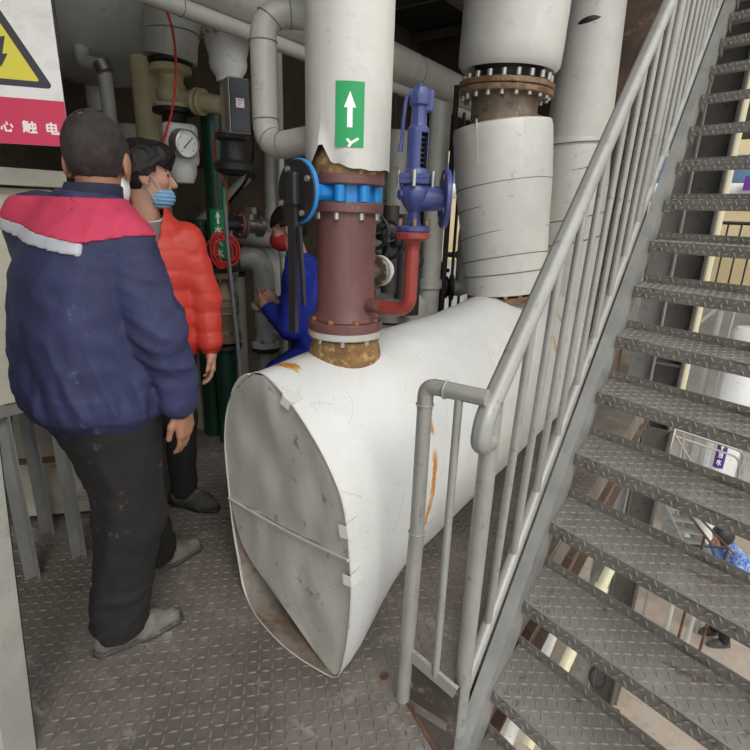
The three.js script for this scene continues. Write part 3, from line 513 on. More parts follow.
// ---------------------------------------------------------------- tall flanged pipe that drops into the vessel
{
  const D = 2.93, lo = at(505, 290, D), hi = at(502, 126, D);
  const lw = thing('lagged_drop_pipe', 'fat grey lagged pipe with wrapped bands dropping into the white vessel', 'pipe');
  const up = hi.clone().sub(lo).normalize(), L = hi.distanceTo(lo);
  const prof = [[0.20, 0.02], [0.218, 0], [0.222, 0.1], [0.236, L * 0.45], [0.25, L * 0.7], [0.25, L - 0.03], [0.243, L], [0.19, L + 0.012], [0.17, L + 0.012]];
  obj('lagging', turned(prof, lo, up, 48), M.clad, lw);
  const q = new THREE.Quaternion().setFromUnitVectors(UP, up);
  for (const [y, r, tilt] of [[0.2, 0.2265, 0.16], [0.34, 0.231, 0.2], [0.5, 0.2385, 0.14], [0.62, 0.2465, 0.1], [0.11, 0.223, 0.1]].map(([y, r, t]) => [y * L / 0.95, r, t])) {
    const pts = []; for (let k = 0; k <= 48; k++) { const a = k / 48 * 2 * Math.PI; pts.push(V(Math.cos(a) * r, y + Math.sin(a + 0.9) * r * tilt, Math.sin(a) * r).applyQuaternion(q).add(lo)); }
    obj('wrap_seam', sweep(pts, 0.0035, 6, false), M.seam, lw);
  }
  { const f = toEye(lo), s = V(f.z, 0, -f.x), b = lo.clone().addScaledVector(up, L * 0.76).addScaledVector(f, 0.22).addScaledVector(s, -0.115); obj('wrap_seam', sweep([b, b.clone().addScaledVector(up, L * 0.24)], 0.004, 6), M.clad, lw); }
  obj('base_flange', [disc(lo.clone().addScaledVector(up, -0.05), up, 0.21, 0.035)], M.steelFlange, lw);
  bolts(lw, lo.clone().addScaledVector(up, -0.015), up, 0.19, 16, 0.014, 0.02, M.galv);
  const fp = thing('flanged_riser', 'thick pale riser ending in rusty bolted flanges above the drop pipe', 'pipe');
  const f0 = at(505, 97, D), tl = V(0.04, 1, 0.02).normalize();
  obj('bare_neck', rod(hi.clone().addScaledVector(up, -0.02), f0, 0.165, 0.165, 36), mat(worn(61, 0x8d8072, 0x6f5c4c, { amount: 1, spots: 0.5, spot: 0x4a3a2e }), 0.5, 0.35), fp);
  obj('flange', [disc(f0, tl, 0.235, 0.026, 48)], M.steelFlange, fp);
  obj('flange', [disc(f0.clone().addScaledVector(tl, 0.03), tl, 0.235, 0.026, 48)], M.steelFlange, fp);
  obj('gasket', disc(f0.clone().addScaledVector(tl, 0.025), tl, 0.215, 0.006), M.blackIron, fp);
  bolts(fp, f0, tl.clone().negate(), 0.21, 20, 0.0135, 0.022, M.galv); bolts(fp, f0.clone().addScaledVector(tl, 0.056), tl, 0.21, 20, 0.0135, 0.03, M.galv);
  const u0 = f0.clone().addScaledVector(tl, 0.056), u1 = u0.clone().addScaledVector(tl, 0.055);
  obj('upper_neck', rod(u0, u1.clone().addScaledVector(tl, 0.1), 0.165, 0.165, 36), M.blackIron, fp);
  obj('lagging', turned([[0.17, 0.02], [0.225, -0.005], [0.247, 0.02], [0.25, 0.1], [0.25, 1.3]], u1, tl, 48), M.clad, fp);
}
{ // lagged pipe behind it and the rusty column
  const D = 3.7, lo = at(592, 235, D), md = at(577, 142, D), hi = at(604, -30, D), t = thing('lagged_back_pipe', 'tall grey lagged pipe with a black smear behind the stair rail', 'pipe');
  const base = lo.clone().setY(0.5);
  obj('lagging', rod(md.clone().setY(md.y), V(md.x, 3.4, md.z), 0.2, 0.15, 36), M.clad, t);
  obj('wrapped_lagging', turned([[0.225, base.y], [0.23, md.y - 0.25], [0.215, md.y - 0.05], [0.2, md.y + 0.01]], V(md.x, 0, md.z)), M.clad, t);
  for (let k = 0; k < 5; k++) { const y = md.y - 0.02 - k * 0.15, r = 0.219 + 0.003 * k, pts = []; for (let i = 0; i <= 40; i++) { const a = i / 40 * 2 * Math.PI; pts.push(V(md.x + Math.cos(a) * r, y + Math.sin(a + 2.2) * 0.05 * (k ? 1 : 0.3), md.z + Math.sin(a) * r)); } obj('wrap_seam', sweep(pts, 0.004, 6, false), M.seam, t); }
  const sm = at(597, 29, D), f = toEye(sm), s = V(f.z, 0, -f.x), c = V(md.x, sm.y, md.z).addScaledVector(f, 0.168);
  obj('paint_smear', sweep(smooth([c.clone().addScaledVector(s, -0.10).addScaledVector(f, -0.03).add(V(0, -0.02, 0)), c.clone().addScaledVector(s, -0.03), c.clone().addScaledVector(s, 0.05).addScaledVector(f, -0.006).add(V(0, 0.01, 0))], 10), (u) => 0.006 + 0.014 * Math.sin(u * 3), 8), M.blackIron, t);
  const cc = at(640, 60, 4.3);
  const col = thing('rusty_column', 'brown rusty building column between the back pipe and stairs', 'column');
  obj('column', [box(0.4, 3.7, 0.4, cc.x, 1.85, cc.z, 0, 0, 0, 0.02)], M.columnRust, col); obj('base_plate', box(0.5, 0.02, 0.5, cc.x, 0.01, cc.z), M.darkSteel, col);
}

// ---------------------------------------------------------------- pipework behind the workers
{ // dim vessel overhead
  const c = at(85, -36, 3.5), t = thing('overhead_vessel', 'big grey vessel hanging above the workers', 'vessel');
  obj('shell', turned([[0.001, -0.62], [0.2, -0.59], [0.42, -0.5], [0.58, -0.36], [0.66, -0.16], [0.68, 0.05], [0.68, 0.7]], c, UP, 40), M.cladGrey, t);
  const n0 = at(92, 62, 3.0), n1 = at(104, 62, 2.95);
  obj('drain_nozzle', [pipe([at(80, 20, 3.2), at(82, 62, 3.1), at(104, 66, 3.0), at(112, 135, 3.0)], 0.035, 0.06)], M.cladGrey, t);
  obj('sleeve', rod(at(101, 62, 2.98), at(106, 72, 2.98), 0.043), M.steel, t);
  const p = thing('down_pipe', 'steel pipe dropping beside the warning sign', 'pipe');
  obj('pipe', [rod(V(at(100, 110, 3.6).x, 0, at(100, 110, 3.6).z), V(at(100, 110, 3.6).x, at(92, 75, 3.6).y, at(100, 110, 3.6).z), 0.07)], M.cladGrey, p); obj('clamp', rod(at(99, 112, 3.6), at(100, 120, 3.6), 0.08), M.blackIron, p);
  const v2 = thing('grey_back_vessel', 'grey clad upright drum in the gloom behind the workers', 'vessel');
  const vb = at(128, 105, 3.9); obj('shell', turned([[0.001, 1.95], [0.15, 1.93], [0.22, 1.85], [0.23, 1.7], [0.23, 0.2], [0.001, 0.2]], V(vb.x, 0, vb.z)), M.cladGrey, v2);
  for (const a of [0.5, 2.6, 4.7]) obj('leg', rod(V(vb.x + Math.cos(a) * 0.19, 0, vb.z + Math.sin(a) * 0.19), V(vb.x + Math.cos(a) * 0.19, 0.25, vb.z + Math.sin(a) * 0.19), 0.02), M.blackIron, v2);
}
{ // lagged elbow, cream valve and gauge housing
  const D = 2.95, t = thing('lagged_elbow_pipe', 'grey lagged elbow pipe coming down above the cream valve', 'pipe');
  const e0 = at(212, -25, D), e1 = at(172, 8, D), e2 = at(170, 60, D);
  obj('lagging', sweep(filleted([e0, e1, e2], 0.12, 8), 0.13, 28), M.cladGrey, t);
  obj('lagging_seam', ring(at(172, 34, D), UP, 0.131, 0.003), M.seam, t);
  obj('flange', disc(V(e2.x, e2.y - 0.02, e2.z), UP, 0.105, 0.02), M.blackIron, t);
  const cv = thing('cream_valve', 'dirty cream cast valve with side branch to the actuator', 'valve');
  const y = (py) => at(172, py, D).y, c = V(e2.x, 0, e2.z);
  obj('valve_body', [turned([[0.095, y(66)], [0.1, y(68)], [0.1, y(73)], [0.06, y(76)], [0.055, y(82)], [0.08, y(92)], [0.075, y(99)], [0.06, y(103)], [0.1, y(105)], [0.1, y(109)], [0.05, y(110)]], c)], M.cream, cv);
  const b0 = V(c.x, y(97), c.z), b1 = at(224, 106, 2.85);
  obj('branch', [rod(b0, b1, 0.045), disc(b0.clone().lerp(b1, 0.45), b1.clone().sub(b0), 0.062, 0.02), disc(b0.clone().lerp(b1, 0.56), b1.clone().sub(b0), 0.062, 0.016)], M.cream, cv);
  obj('lower_flange', [disc(V(c.x, y(114), c.z), UP, 0.105, 0.025), rod(V(c.x, y(122), c.z), V(c.x, y(112), c.z), 0.06)], M.blackIron, cv);
  const sp = at(148, 100, 3.15), st = thing('cream_stand_pipe', 'cream painted stand pipe behind the cream valve', 'pipe');
  obj('pipe', [rod(V(sp.x, 0, sp.z), V(sp.x, at(148, 58, 3.15).y, sp.z), 0.075)], M.cream, st); obj('flange', disc(V(sp.x, 0, sp.z), UP, 0.12, 0.02), M.blackIron, st);
  const g = thing('gauge_housing', 'white meter housing with a chrome dial gauge above the men', 'gauge');
  const h = at(180, 152, 2.8), f = toEye(h).applyAxisAngle(UP, 0.25), ry = Math.atan2(f.x, f.z);
  obj('housing', [box(0.17, 0.2, 0.12, h.x, h.y + 0.03, h.z, ry, 0, 0, 0.03), turned([[0.001, -0.15], [0.05, -0.145], [0.07, -0.1], [0.07, 0]], V(h.x + 0.01, h.y, h.z))], M.white, g);
  const gc = at(187, 144, 2.7), gf = f.clone().applyAxisAngle(UP, 0.35).add(V(0, -0.12, 0)).normalize();
  const gb = obj('gauge_case', [turned([[0.001, -0.06], [0.06, -0.06], [0.066, -0.05], [0.066, 0.006], [0.06, 0.01], [0.057, 0.002]], gc, gf, 40)], M.galv, g);
  const dial = print(256, 256, (c, w) => { c.fillStyle = '#e8e8e2'; c.fillRect(0, 0, w, w); c.strokeStyle = '#222'; for (let k = 0; k <= 30; k++) { const a = (0.75 + 1.5 * k / 30) * Math.PI, r1 = k % 5 ? 96 : 84; c.lineWidth = k % 5 ? 3 : 6; c.beginPath(); c.moveTo(128 + Math.cos(a) * r1, 128 + Math.sin(a) * r1); c.lineTo(128 + Math.cos(a) * 106, 128 + Math.sin(a) * 106); c.stroke(); } });
  const face = new THREE.CircleGeometry(0.058, 36); face.applyQuaternion(new THREE.Quaternion().setFromUnitVectors(V(0, 0, 1), gf)).translate(gc.x, gc.y, gc.z); obj('dial', face, dial, gb, true);
  const s = new THREE.Vector3().crossVectors(UP, gf).normalize(); obj('needle', bar(gc.clone().addScaledVector(gf, 0.003).addScaledVector(s, -0.02).add(V(0, -0.02, 0)), gc.clone().addScaledVector(gf, 0.003).addScaledVector(s, 0.03).add(V(0, 0.03, 0)), 0.005, 0.003), M.wireBlack, gb);
  const rp = thing('red_back_pipe', 'dull red pipe crossing behind the meter housing', 'pipe'); obj('pipe', rod(at(118, 150, 3.3), at(206, 160, 3.3), 0.05), mat(worn(62, 0x5e2226, 0x481a1d, { amount: 1 }), 0.6), rp); obj('coupling', rod(at(140, 153, 3.3), at(146, 154, 3.3), 0.062), M.blackIron, rp);
}
{ // pneumatic actuator with positioner box
  const D = 2.75, t = thing('diaphragm_actuator', 'off-white bell shaped valve actuator with a black positioner box', 'actuator');
  const c = at(228, 60, D), y = (py) => at(228, py, D).y, tl = V(0.0, 1, 0);
  obj('dome', turned([[0.001, y(20)], [0.06, y(21)], [0.095, y(25)], [0.112, y(32)], [0.12, y(33)], [0.12, y(36)], [0.104, y(38)], [0.1, y(44)], [0.092, y(52)], [0.085, y(58)], [0.088, y(64)], [0.082, y(70)], [0.06, y(77)], [0.058, y(82)], [0.05, y(83)]], V(c.x, 0, c.z)), M.white, t);
  bolts(t, V(c.x, y(38) + 0.006, c.z), V(0, -1, 0), 0.11, 16, 0.009, 0.014, M.galv);
  const b = at(237, 107, D - 0.08), f = toEye(b), ry = Math.atan2(f.x, f.z) + 0.3;
  obj('yoke', [box(0.07, 0.27, 0.1, c.x, y(107), c.z, ry, 0, 0, 0.015), rod(V(c.x, y(83), c.z), V(c.x, y(140), c.z), 0.03)], M.cream, t);
  const bx = obj('positioner_box', box(0.1, 0.235, 0.08, b.x, b.y, b.z, ry, 0, 0, 0.008), M.galv, t), n = V(Math.sin(ry), 0, Math.cos(ry));
  obj('cover', box(0.09, 0.222, 0.012, b.x + n.x * 0.041, b.y, b.z + n.z * 0.041, ry, 0, 0, 0.004), M.panelBlack, bx);
  const pl = print(96, 96, (k, w) => { k.fillStyle = '#d9cfd0'; k.fillRect(0, 0, w, w); k.fillStyle = '#b04a58'; k.fillRect(10, 12, 76, 12); k.fillStyle = '#777'; for (let i = 0; i < 4; i++) k.fillRect(12, 36 + i * 13, 60 - i * 8, 5); });
  const pg = new THREE.PlaneGeometry(0.038, 0.038); pg.rotateY(ry).translate(b.x + n.x * 0.0485, b.y + 0.01, b.z + n.z * 0.0485); obj('rating_plate', pg, pl, bx, true);
  const fl = thing('actuator_body_valve', 'dark cast valve body under the actuator yoke', 'valve'); obj('body', [turned([[0.05, y(175)], [0.09, y(170)], [0.09, y(164)], [0.06, y(160)], [0.05, y(142)], [0.08, y(139)], [0.08, y(134)], [0.03, y(132)]], V(c.x, 0, c.z + 0.0))], M.blackIron, fl);
}
{ // green pipe with bronze valve
  const D = 3.05, a = at(214, 150, D), c = V(a.x, 0, a.z), y = (py) => at(216, py, D - 0.05).y;
  const gp = thing('green_pipe', 'dark green upright pipe with white lettered arrow label', 'pipe');
  obj('pipe', [rod(V(c.x, y(268), c.z), V(c.x, y(110), c.z), 0.062, 0.062, 28), disc(V(c.x, y(268), c.z), UP, 0.1, 0.025)], M.green, gp);
  const lab = print(110, 300, (k, w, h) => { k.fillStyle = '#1f8a4c'; k.fillRect(0, 0, w, h); arrow(k, w / 2, 12, 88, 16, 7, 36, '#eef2ee'); glyph(k, 'shui', 22, 96, 62, 7, '#eef2ee'); glyph(k, 'huo', 22, 166, 62, 7, '#eef2ee'); glyph(k, 'shui', 22, 236, 62, 7, '#eef2ee'); });
  obj('flow_label', wrapLabel(c, 0.0635, toEye(c), 1.5, y(258), y(209)), lab, gp, true).userData.label = 'green sticker with a white arrow and characters';
  const lp = thing('green_lower_pipe', 'dark green pipe standing on the floor below the bronze valve', 'pipe');
  obj('pipe', [rod(V(c.x, 0, c.z), V(c.x, y(346), c.z), 0.062, 0.062, 28)], M.green, lp); obj('flange', disc(V(c.x, y(346) - 0.02, c.z), UP, 0.1, 0.022), M.blackIron, lp);
  const v = thing('bronze_check_valve', 'dull bronze flanged valve set in the green pipe', 'valve');
  obj('body', turned([[0.09, y(272)], [0.1, y(273)], [0.1, y(278)], [0.065, y(280)], [0.06, y(288)], [0.085, y(296)], [0.092, y(305)], [0.092, y(312)], [0.075, y(322)], [0.06, y(330)], [0.065, y(334)], [0.1, y(336)], [0.1, y(342)], [0.06, y(343)]], c), M.bronze, v);
  for (const py of [299, 306, 313]) obj('body_ring', ring(V(c.x, y(py), c.z), UP, 0.091, 0.007, 28), M.bronze, v);
  bolts(v, V(c.x, y(278), c.z), V(0, -1, 0), 0.085, 8, 0.01, 0.02, M.steel); bolts(v, V(c.x, y(336), c.z), UP, 0.085, 8, 0.01, 0.02, M.steel);
  const s2 = at(202, 245, 3.15), g2 = thing('green_side_pipe', 'short green pipe with lettered sticker beside the red jacket', 'pipe');
  obj('pipe', rod(V(s2.x, 0, s2.z), V(s2.x, at(202, 225, 3.15).y, s2.z), 0.06), M.green, g2); obj('cap', disc(V(s2.x, at(202, 225, 3.15).y, s2.z), UP, 0.075, 0.03), M.green, g2);
  obj('flow_label', wrapLabel(V(s2.x, 0, s2.z), 0.0615, toEye(s2), 1.4, at(202, 270, 3.1).y, at(202, 249, 3.1).y), print(80, 80, (k) => { k.fillStyle = '#1f8a4c'; k.fillRect(0, 0, 80, 80); glyph(k, 'dian', 24, 6, 30, 5, '#eef2ee'); glyph(k, 'shui', 24, 42, 30, 5, '#eef2ee'); }), g2, true);
  // red wire: hanging run and coil
  const w = thing('red_wire', 'thin red wire hanging down in front of the cream valve', 'wire');
  obj('wire', sweep(smooth([at(158, -10, 2.75), at(172, 28, 2.7), at(176, 70, 2.7), at(172, 110, 2.7), at(163, 142, 2.7)], 40), 0.0055, 8), M.wireRed, w);
  const w2 = thing('red_wire_coil', 'red wire coiled and hung on the green pipe', 'wire');
  obj('wire', sweep(smooth([at(219, 128, 2.8), at(214, 145, 2.85), at(218, 165, 2.9), at(226, 190, 2.92), at(227, 215, 2.95), at(222, 240, 2.95)], 40), 0.005, 8), M.wireRed, w2);
  const cc = at(222, 251, 2.93), f = toEye(cc), s = V(f.z, 0, -f.x);
  for (let k = 0; k < 7; k++) { const pts = [], A = 0.035 + rnd() * 0.045, B = 0.06 + rnd() * 0.035, ox = (rnd() - 0.5) * 0.05, oy = (rnd() - 0.5) * 0.02, ti = (rnd() - 0.5) * 0.8; for (let i = 0; i <= 40; i++) { const a2 = i / 40 * 2 * Math.PI, x = Math.cos(a2) * A, yy = Math.sin(a2) * B; pts.push(cc.clone().addScaledVector(s, ox + x * Math.cos(ti) - yy * Math.sin(ti)).add(V(0, oy + x * Math.sin(ti) + yy * Math.cos(ti), 0)).addScaledVector(f, 0.012 * k * 0.5)); } obj('coil_turn', sweep(pts, 0.005, 6), M.wireRed, w2); }
  obj('loose_end', sweep(smooth([at(226, 262, 2.93), at(229, 275, 2.93), at(230, 290, 2.93)], 12), 0.005, 6), M.wireRed, w2);
  const cd = thing('grey_conduit', 'thin grey conduit leaning down past the bronze valve', 'conduit');
  obj('conduit', sweep(smooth([at(225, 205, 2.85), at(228, 250, 2.83), at(233, 300, 2.8), at(239, 360, 2.78), at(243, 420, 2.75), at(244, 470, 2.72)], 30), 0.011, 10), M.wireGrey, cd);
  obj('green_tip', rod(at(224.5, 206, 2.85), at(223.5, 188, 2.86), 0.012), M.greenTag, cd);
}
{ // flanged ball valve, stainless bend and the white valve below it
  const bv = thing('ball_valve', 'steel flanged ball valve on a dark stub beside the green pipe', 'valve');
  const a = at(226, 225, 3.05), b = at(238, 225, 3.1), c = at(262, 227, 3.2), d = c.clone().sub(b).normalize();
  obj('stub', rod(a, b, 0.03), M.blackIron, bv); obj('flange', [disc(b, d, 0.075, 0.02), disc(b.clone().addScaledVector(d, 0.024), d, 0.075, 0.018)], M.redBrown, bv);
  obj('body', [rod(b.clone().addScaledVector(d, 0.03), c, 0.042), rod(b.clone().lerp(c, 0.55), b.clone().lerp(c, 0.55).add(V(0, 0.09, 0)), 0.02), disc(c.clone().addScaledVector(d, -0.03), d, 0.06, 0.03), box(0.05, 0.04, 0.05, b.clone().lerp(c, 0.55).x, b.y + 0.08, b.clone().lerp(c, 0.55).z, 0.4, 0, 0, 0.006)], M.steel, bv);
  bolts(bv, b, d.clone().negate(), 0.06, 6, 0.01, 0.015, M.redBrown);
  const D = 3.3, e0 = at(228, 258, 3.3), e1 = at(263, 258, 3.3), e2 = at(264, 305, 3.3), yy = e2.y;
  const el = thing('lagged_bend', 'foil lagged pipe bend turning down into the white valve', 'pipe');
  obj('lagging', sweep(filleted([e0, V(e1.x, e1.y, e1.z), V(e1.x, yy, e1.z)], 0.14, 10), 0.068, 24), M.cladGrey, el);
  obj('bare_end', rod(e0, e0.clone().lerp(e1, 0.42), 0.072), M.steel, el);
  const sh = at(250, 268, 3.2); obj('outer_jacket', sweep(filleted([at(238, 246, 3.5), at(272, 246, 3.5), V(at(272, 246, 3.5).x, at(272, 330, 3.5).y, at(272, 246, 3.5).z)], 0.16, 10), 0.05, 20), M.white, el);
  for (const q of [0.3, 0.7]) obj('lagging_band', ring(V(e1.x, yy + 0.02 + q * 0.12, e1.z), UP, 0.0685, 0.003), M.seam, el);
  const wv = thing('white_gate_valve', 'white flanged valve body under the foil lagged bend', 'valve'), c2 = V(e1.x, 0, e1.z), y = (py) => at(258, py, D).y;
  obj('body', turned([[0.05, y(302)], [0.085, y(303)], [0.085, y(308)], [0.06, y(310)], [0.062, y(322)], [0.055, y(332)], [0.06, y(339)], [0.09, y(341)], [0.09, y(346)], [0.05, y(347)]], c2), M.white, wv);
  bolts(wv, V(c2.x, y(303), c2.z), UP, 0.072, 6, 0.01, 0.02, M.steel); bolts(wv, V(c2.x, y(341), c2.z), UP, 0.076, 6, 0.01, 0.02, M.steel);
  obj('side_boss', rod(V(c2.x, y(330), c2.z), V(c2.x, y(330), c2.z).addScaledVector(flatRight, 0.11), 0.035), M.white, wv);
  const pp = thing('grey_stub_pipe', 'grey pipe standing on the floor under the white valve', 'pipe');
  obj('pipe', rod(V(c2.x, 0, c2.z), V(c2.x, y(347), c2.z), 0.055), M.cladGrey, pp); obj('flange', disc(V(c2.x, y(347) - 0.022, c2.z), UP, 0.09, 0.022), M.blackIron, pp);
  const wp = thing('white_down_pipe', 'white upright pipe behind the man in blue', 'pipe'), w0 = at(271, 160, 3.78);
  obj('pipe', rod(V(w0.x, 0, w0.z), V(w0.x, 3.4, w0.z), 0.05), M.cladGrey, wp); obj('joint', rod(V(w0.x, 1.35, w0.z), V(w0.x, 1.42, w0.z), 0.058), M.cladGrey, wp);
  const wp2 = thing('white_slim_pipe', 'slim white pipe just beside the upright pipe in the dark', 'pipe'), w1 = at(281, 170, 3.7);
  obj('pipe', rod(V(w1.x, 0, w1.z), V(w1.x, 3.4, w1.z), 0.022), M.white, wp2); obj('joint', rod(V(w1.x, 1.1, w1.z), V(w1.x, 1.15, w1.z), 0.028), M.cladGrey, wp2);
  const cp = thing('cross_pipe', 'grey pipe crossing low behind the green pipe', 'pipe'); obj('pipe', rod(at(186, 232, 3.4), at(300, 243, 3.4), 0.05), M.cladGrey, cp); obj('coupling', rod(at(200, 233, 3.4), at(208, 234, 3.4), 0.062), M.cladGrey, cp);
  const cp2 = thing('sloping_pipe', 'sloping pipe brace behind the actuator', 'pipe'); obj('pipe', rod(at(180, 240, 3.6), at(250, 175, 3.6), 0.03), M.cladGrey, cp2); obj('cap', rod(at(249, 176, 3.6), at(253, 172, 3.6), 0.036), M.blackIron, cp2);
  const cl = thing('control_cable', 'black cable looping behind the green pipe', 'cable'); obj('cable', sweep(smooth([at(250, 110, 2.9), at(254, 150, 2.95), at(246, 180, 3), at(228, 205, 3.1), at(222, 225, 3.1)], 30), 0.009, 8), M.wireBlack, cl);
}
{ // low clutter along the wall behind the men: dark lines and cylinders
  for (const [px, py, D, r, h, lab] of [[205, 390, 3.3, 0.1, 0.7, 'grey lagged stub beside the green lower pipe'], [243, 390, 3.4, 0.045, 1.0, 'slim upright pipe between the bronze and white valves'], [180, 330, 3.6, 0.12, 1.25, 'grey lagged drum behind the orange jacket']]) {
    const p = at(px, py, D), t = thing('lagged_stub', lab, 'pipe'); obj('lagging', rod(V(p.x, 0, p.z), V(p.x, h, p.z), r), M.cladGrey, t); obj('cap', disc(V(p.x, h, p.z), UP, r * 1.15, 0.03), M.blackIron, t);
  }
}
{ // between the spool and the fat drop pipe
  const hw = (px, py, D, r, lab) => {
    const c = at(px, py, D), n = toEye(c).applyAxisAngle(UP, -0.5), t = thing('handwheel_valve', lab, 'valve'), s = new THREE.Vector3().crossVectors(UP, n).normalize();
    const wh = obj('handwheel', [ring(c, n, r, 0.009, 30)], M.black, t);
    for (let k = 0; k < 3; k++) { const a = 0.4 + k * 2 * Math.PI / 3; obj('spoke', sweep([c.clone(), c.clone().addScaledVector(s, Math.cos(a) * r * 0.55).add(V(0, Math.sin(a) * r * 0.55, 0)).addScaledVector(n, -0.012), c.clone().addScaledVector(s, Math.cos(a) * r).add(V(0, Math.sin(a) * r, 0))], 0.007, 8), M.black, wh); }
    obj('stem', rod(c.clone().addScaledVector(n, 0.02), c.clone().addScaledVector(n, -0.16), 0.012), M.steel, t);
    obj('body', [turned([[0.02, 0], [0.04, 0.01], [0.03, 0.06], [0.055, 0.08], [0.055, 0.13]], c.clone().addScaledVector(n, -0.05), n.clone().negate()), rod(c.clone().addScaledVector(n, -0.17).add(V(0, -0.3, 0)), c.clone().addScaledVector(n, -0.17).add(V(0, 0.12, 0)), 0.04)], M.blackIron, t);
  };
  hw(374, 232, 2.5, 0.075, 'black handwheel valve tucked behind the red-brown spool'); hw(388, 240, 2.55, 0.085, 'black handwheel valve under the relief valve inlet'); hw(399, 262, 2.75, 0.06, 'small black handwheel valve behind the red branch pipe');
  const sg = thing('white_flanged_nozzle', 'white blind flange on a short steel nozzle behind the spool', 'flange');
  const b = at(384, 270, 1.98), a = b.clone().lerp(axisAt(b.y), 0.42), d = b.clone().sub(a).normalize();
  obj('nozzle', rod(axisAt(b.y).addScaledVector(d, 0.06), b, 0.028), M.bronze, sg); obj('ring_flange', [disc(a.clone().lerp(b, 0.35), d, 0.056, 0.014)], M.steel, sg); obj('blind_flange', [disc(a.clone().lerp(b, 0.62), d, 0.056, 0.014), turned([[0.046, 0], [0.042, 0.026], [0.001, 0.04]], a.clone().lerp(b, 0.78), d)], M.white, sg);
  bolts(sg, a.clone().lerp(b, 0.35), d.clone().negate(), 0.045, 8, 0.007, 0.009, M.boltRust);
  const dv = thing('lagged_drum', 'grey lagged drum low behind the red branch pipe', 'vessel'), dc = at(396, 325, 3.2);
  obj('lagging', [turned([[0.001, 0.97], [0.15, 0.96], [0.2, 0.92], [0.205, 0.8], [0.205, 0.05], [0.1, 0.0]], V(dc.x, 0, dc.z), UP, 32)], M.cladGrey, dv); obj('band', ring(V(dc.x, 0.8, dc.z), UP, 0.206, 0.006), M.blackIron, dv);
  for (const [px, py, D, r, m, nm, lab, h] of [[432, 250, 3.15, 0.06, M.cladGrey, 'grey_upright_pipe', 'grey upright pipe right behind the relief valve outlet', 2.0], [398, 190, 3.5, 0.075, M.cladGrey, 'grey_upright_pipe', 'grey upright pipe between the riser and relief valve', 1.9], [447, 230, 3.2, 0.016, M.blackIron, 'dark_pole', 'thin dark pole beside the fat drop pipe', 2.1], [455.5, 230, 3.4, 0.010, M.blackIron, 'dark_pole', 'thinnest dark rod against the yellow building', 2.0]]) {
    const p = at(px, py, D), t = thing(nm, lab, 'pipe'); obj('pipe', rod(V(p.x, 0, p.z), V(p.x, h, p.z), r), m, t); obj('joint', rod(V(p.x, 1.0, p.z), V(p.x, 1.05, p.z), r * 1.2), m, t);
  }
  const ge = thing('grey_elbow_pipe', 'grey lagged elbow bending over behind the riser', 'pipe'), g0 = at(384, 185, 3.65);
  obj('lagging', sweep(filleted([V(g0.x, 0, g0.z), V(g0.x, g0.y, g0.z), V(g0.x, g0.y, g0.z).addScaledVector(flatRight, -0.5)], 0.14, 8), 0.075, 22), M.cladGrey, ge); obj('lagging_seam', ring(V(g0.x, g0.y - 0.1, g0.z), UP, 0.076, 0.003), M.seam, ge);
  const ib = thing('insulation_block', 'brown wrapped insulation block hung behind the riser', 'insulation'), ip = atX(394, 141, -1.95); obj('block', box(0.16, 0.13, 0.12, ip.x, ip.y, ip.z, 0.5, 0, 0, 0.02), M.wool, ib); obj('strap', box(0.165, 0.012, 0.125, ip.x, ip.y, ip.z, 0.5), M.black, ib); obj('hanger', rod(V(ip.x, ip.y, ip.z), V(ip.x, atX(390, 64, -1.95).y, ip.z), 0.006), M.blackIron, ib);
  const rt = thing('red_tag', 'narrow red plate with white marks hung behind the relief valve', 'sign'), rp = at(394, 226, 3.39), rf = toEye(rp);
  { const pg = box(0.037, 0.25, 0.006, 0, 0, 0); pg.rotateY(Math.atan2(rf.x, rf.z)).translate(rp.x, rp.y, rp.z); obj('plate', pg, M.redTag, rt); for (const q of [0.06, 0.0, -0.06]) { const k = box(0.014, 0.018, 0.002); k.rotateY(Math.atan2(rf.x, rf.z)).translate(rp.x + rf.x * 0.004, rp.y + q, rp.z + rf.z * 0.004); obj('mark', k, M.white, rt); } }
  { const g = box(0.05, 0.2, 0.004), p = at(369, 315, 2.05), f = toEye(p); g.rotateY(Math.atan2(f.x, f.z)).translate(p.x, p.y, p.z); const t2 = thing('red_label', 'red label hanging low behind the spool', 'sign'); obj('plate', g, M.redTag, t2); }
  // small black pump with its pipe
  const pm = thing('cast_pump', 'black cast valve body with flanges beside the vessel', 'pump'), pc = at(440, 287, 3.45), pd = flatRight.clone();
  obj('body', [turned([[0.04, -0.09], [0.085, -0.085], [0.09, -0.065], [0.06, -0.06], [0.075, -0.02], [0.085, 0.01], [0.07, 0.045], [0.05, 0.06], [0.085, 0.065], [0.085, 0.085], [0.03, 0.09]], pc, pd), rod(pc, pc.clone().add(V(0, 0.16, 0)), 0.03), disc(pc.clone().add(V(0, 0.1, 0)), UP, 0.055, 0.02)], M.blackIron, pm);
  obj('outlet_pipe', pipe([pc.clone().addScaledVector(pd, 0.08), pc.clone().addScaledVector(pd, 0.15), pc.clone().addScaledVector(pd, 0.15).add(V(0, 0.42, 0.0)), pc.clone().addScaledVector(pd, 0.4).add(V(0, 0.46, 0.0))], 0.055, 0.09), M.cladGrey, pm);
  bolts(pm, pc.clone().addScaledVector(pd, -0.085), pd.clone().negate(), 0.07, 6, 0.01, 0.02, M.steel);
  obj('foot', box(0.12, 0.02, 0.12, pc.x, 0.01, pc.z), M.blackIron, pm); obj('stand', rod(V(pc.x, 0, pc.z), V(pc.x, pc.y, pc.z), 0.03), M.blackIron, pm);
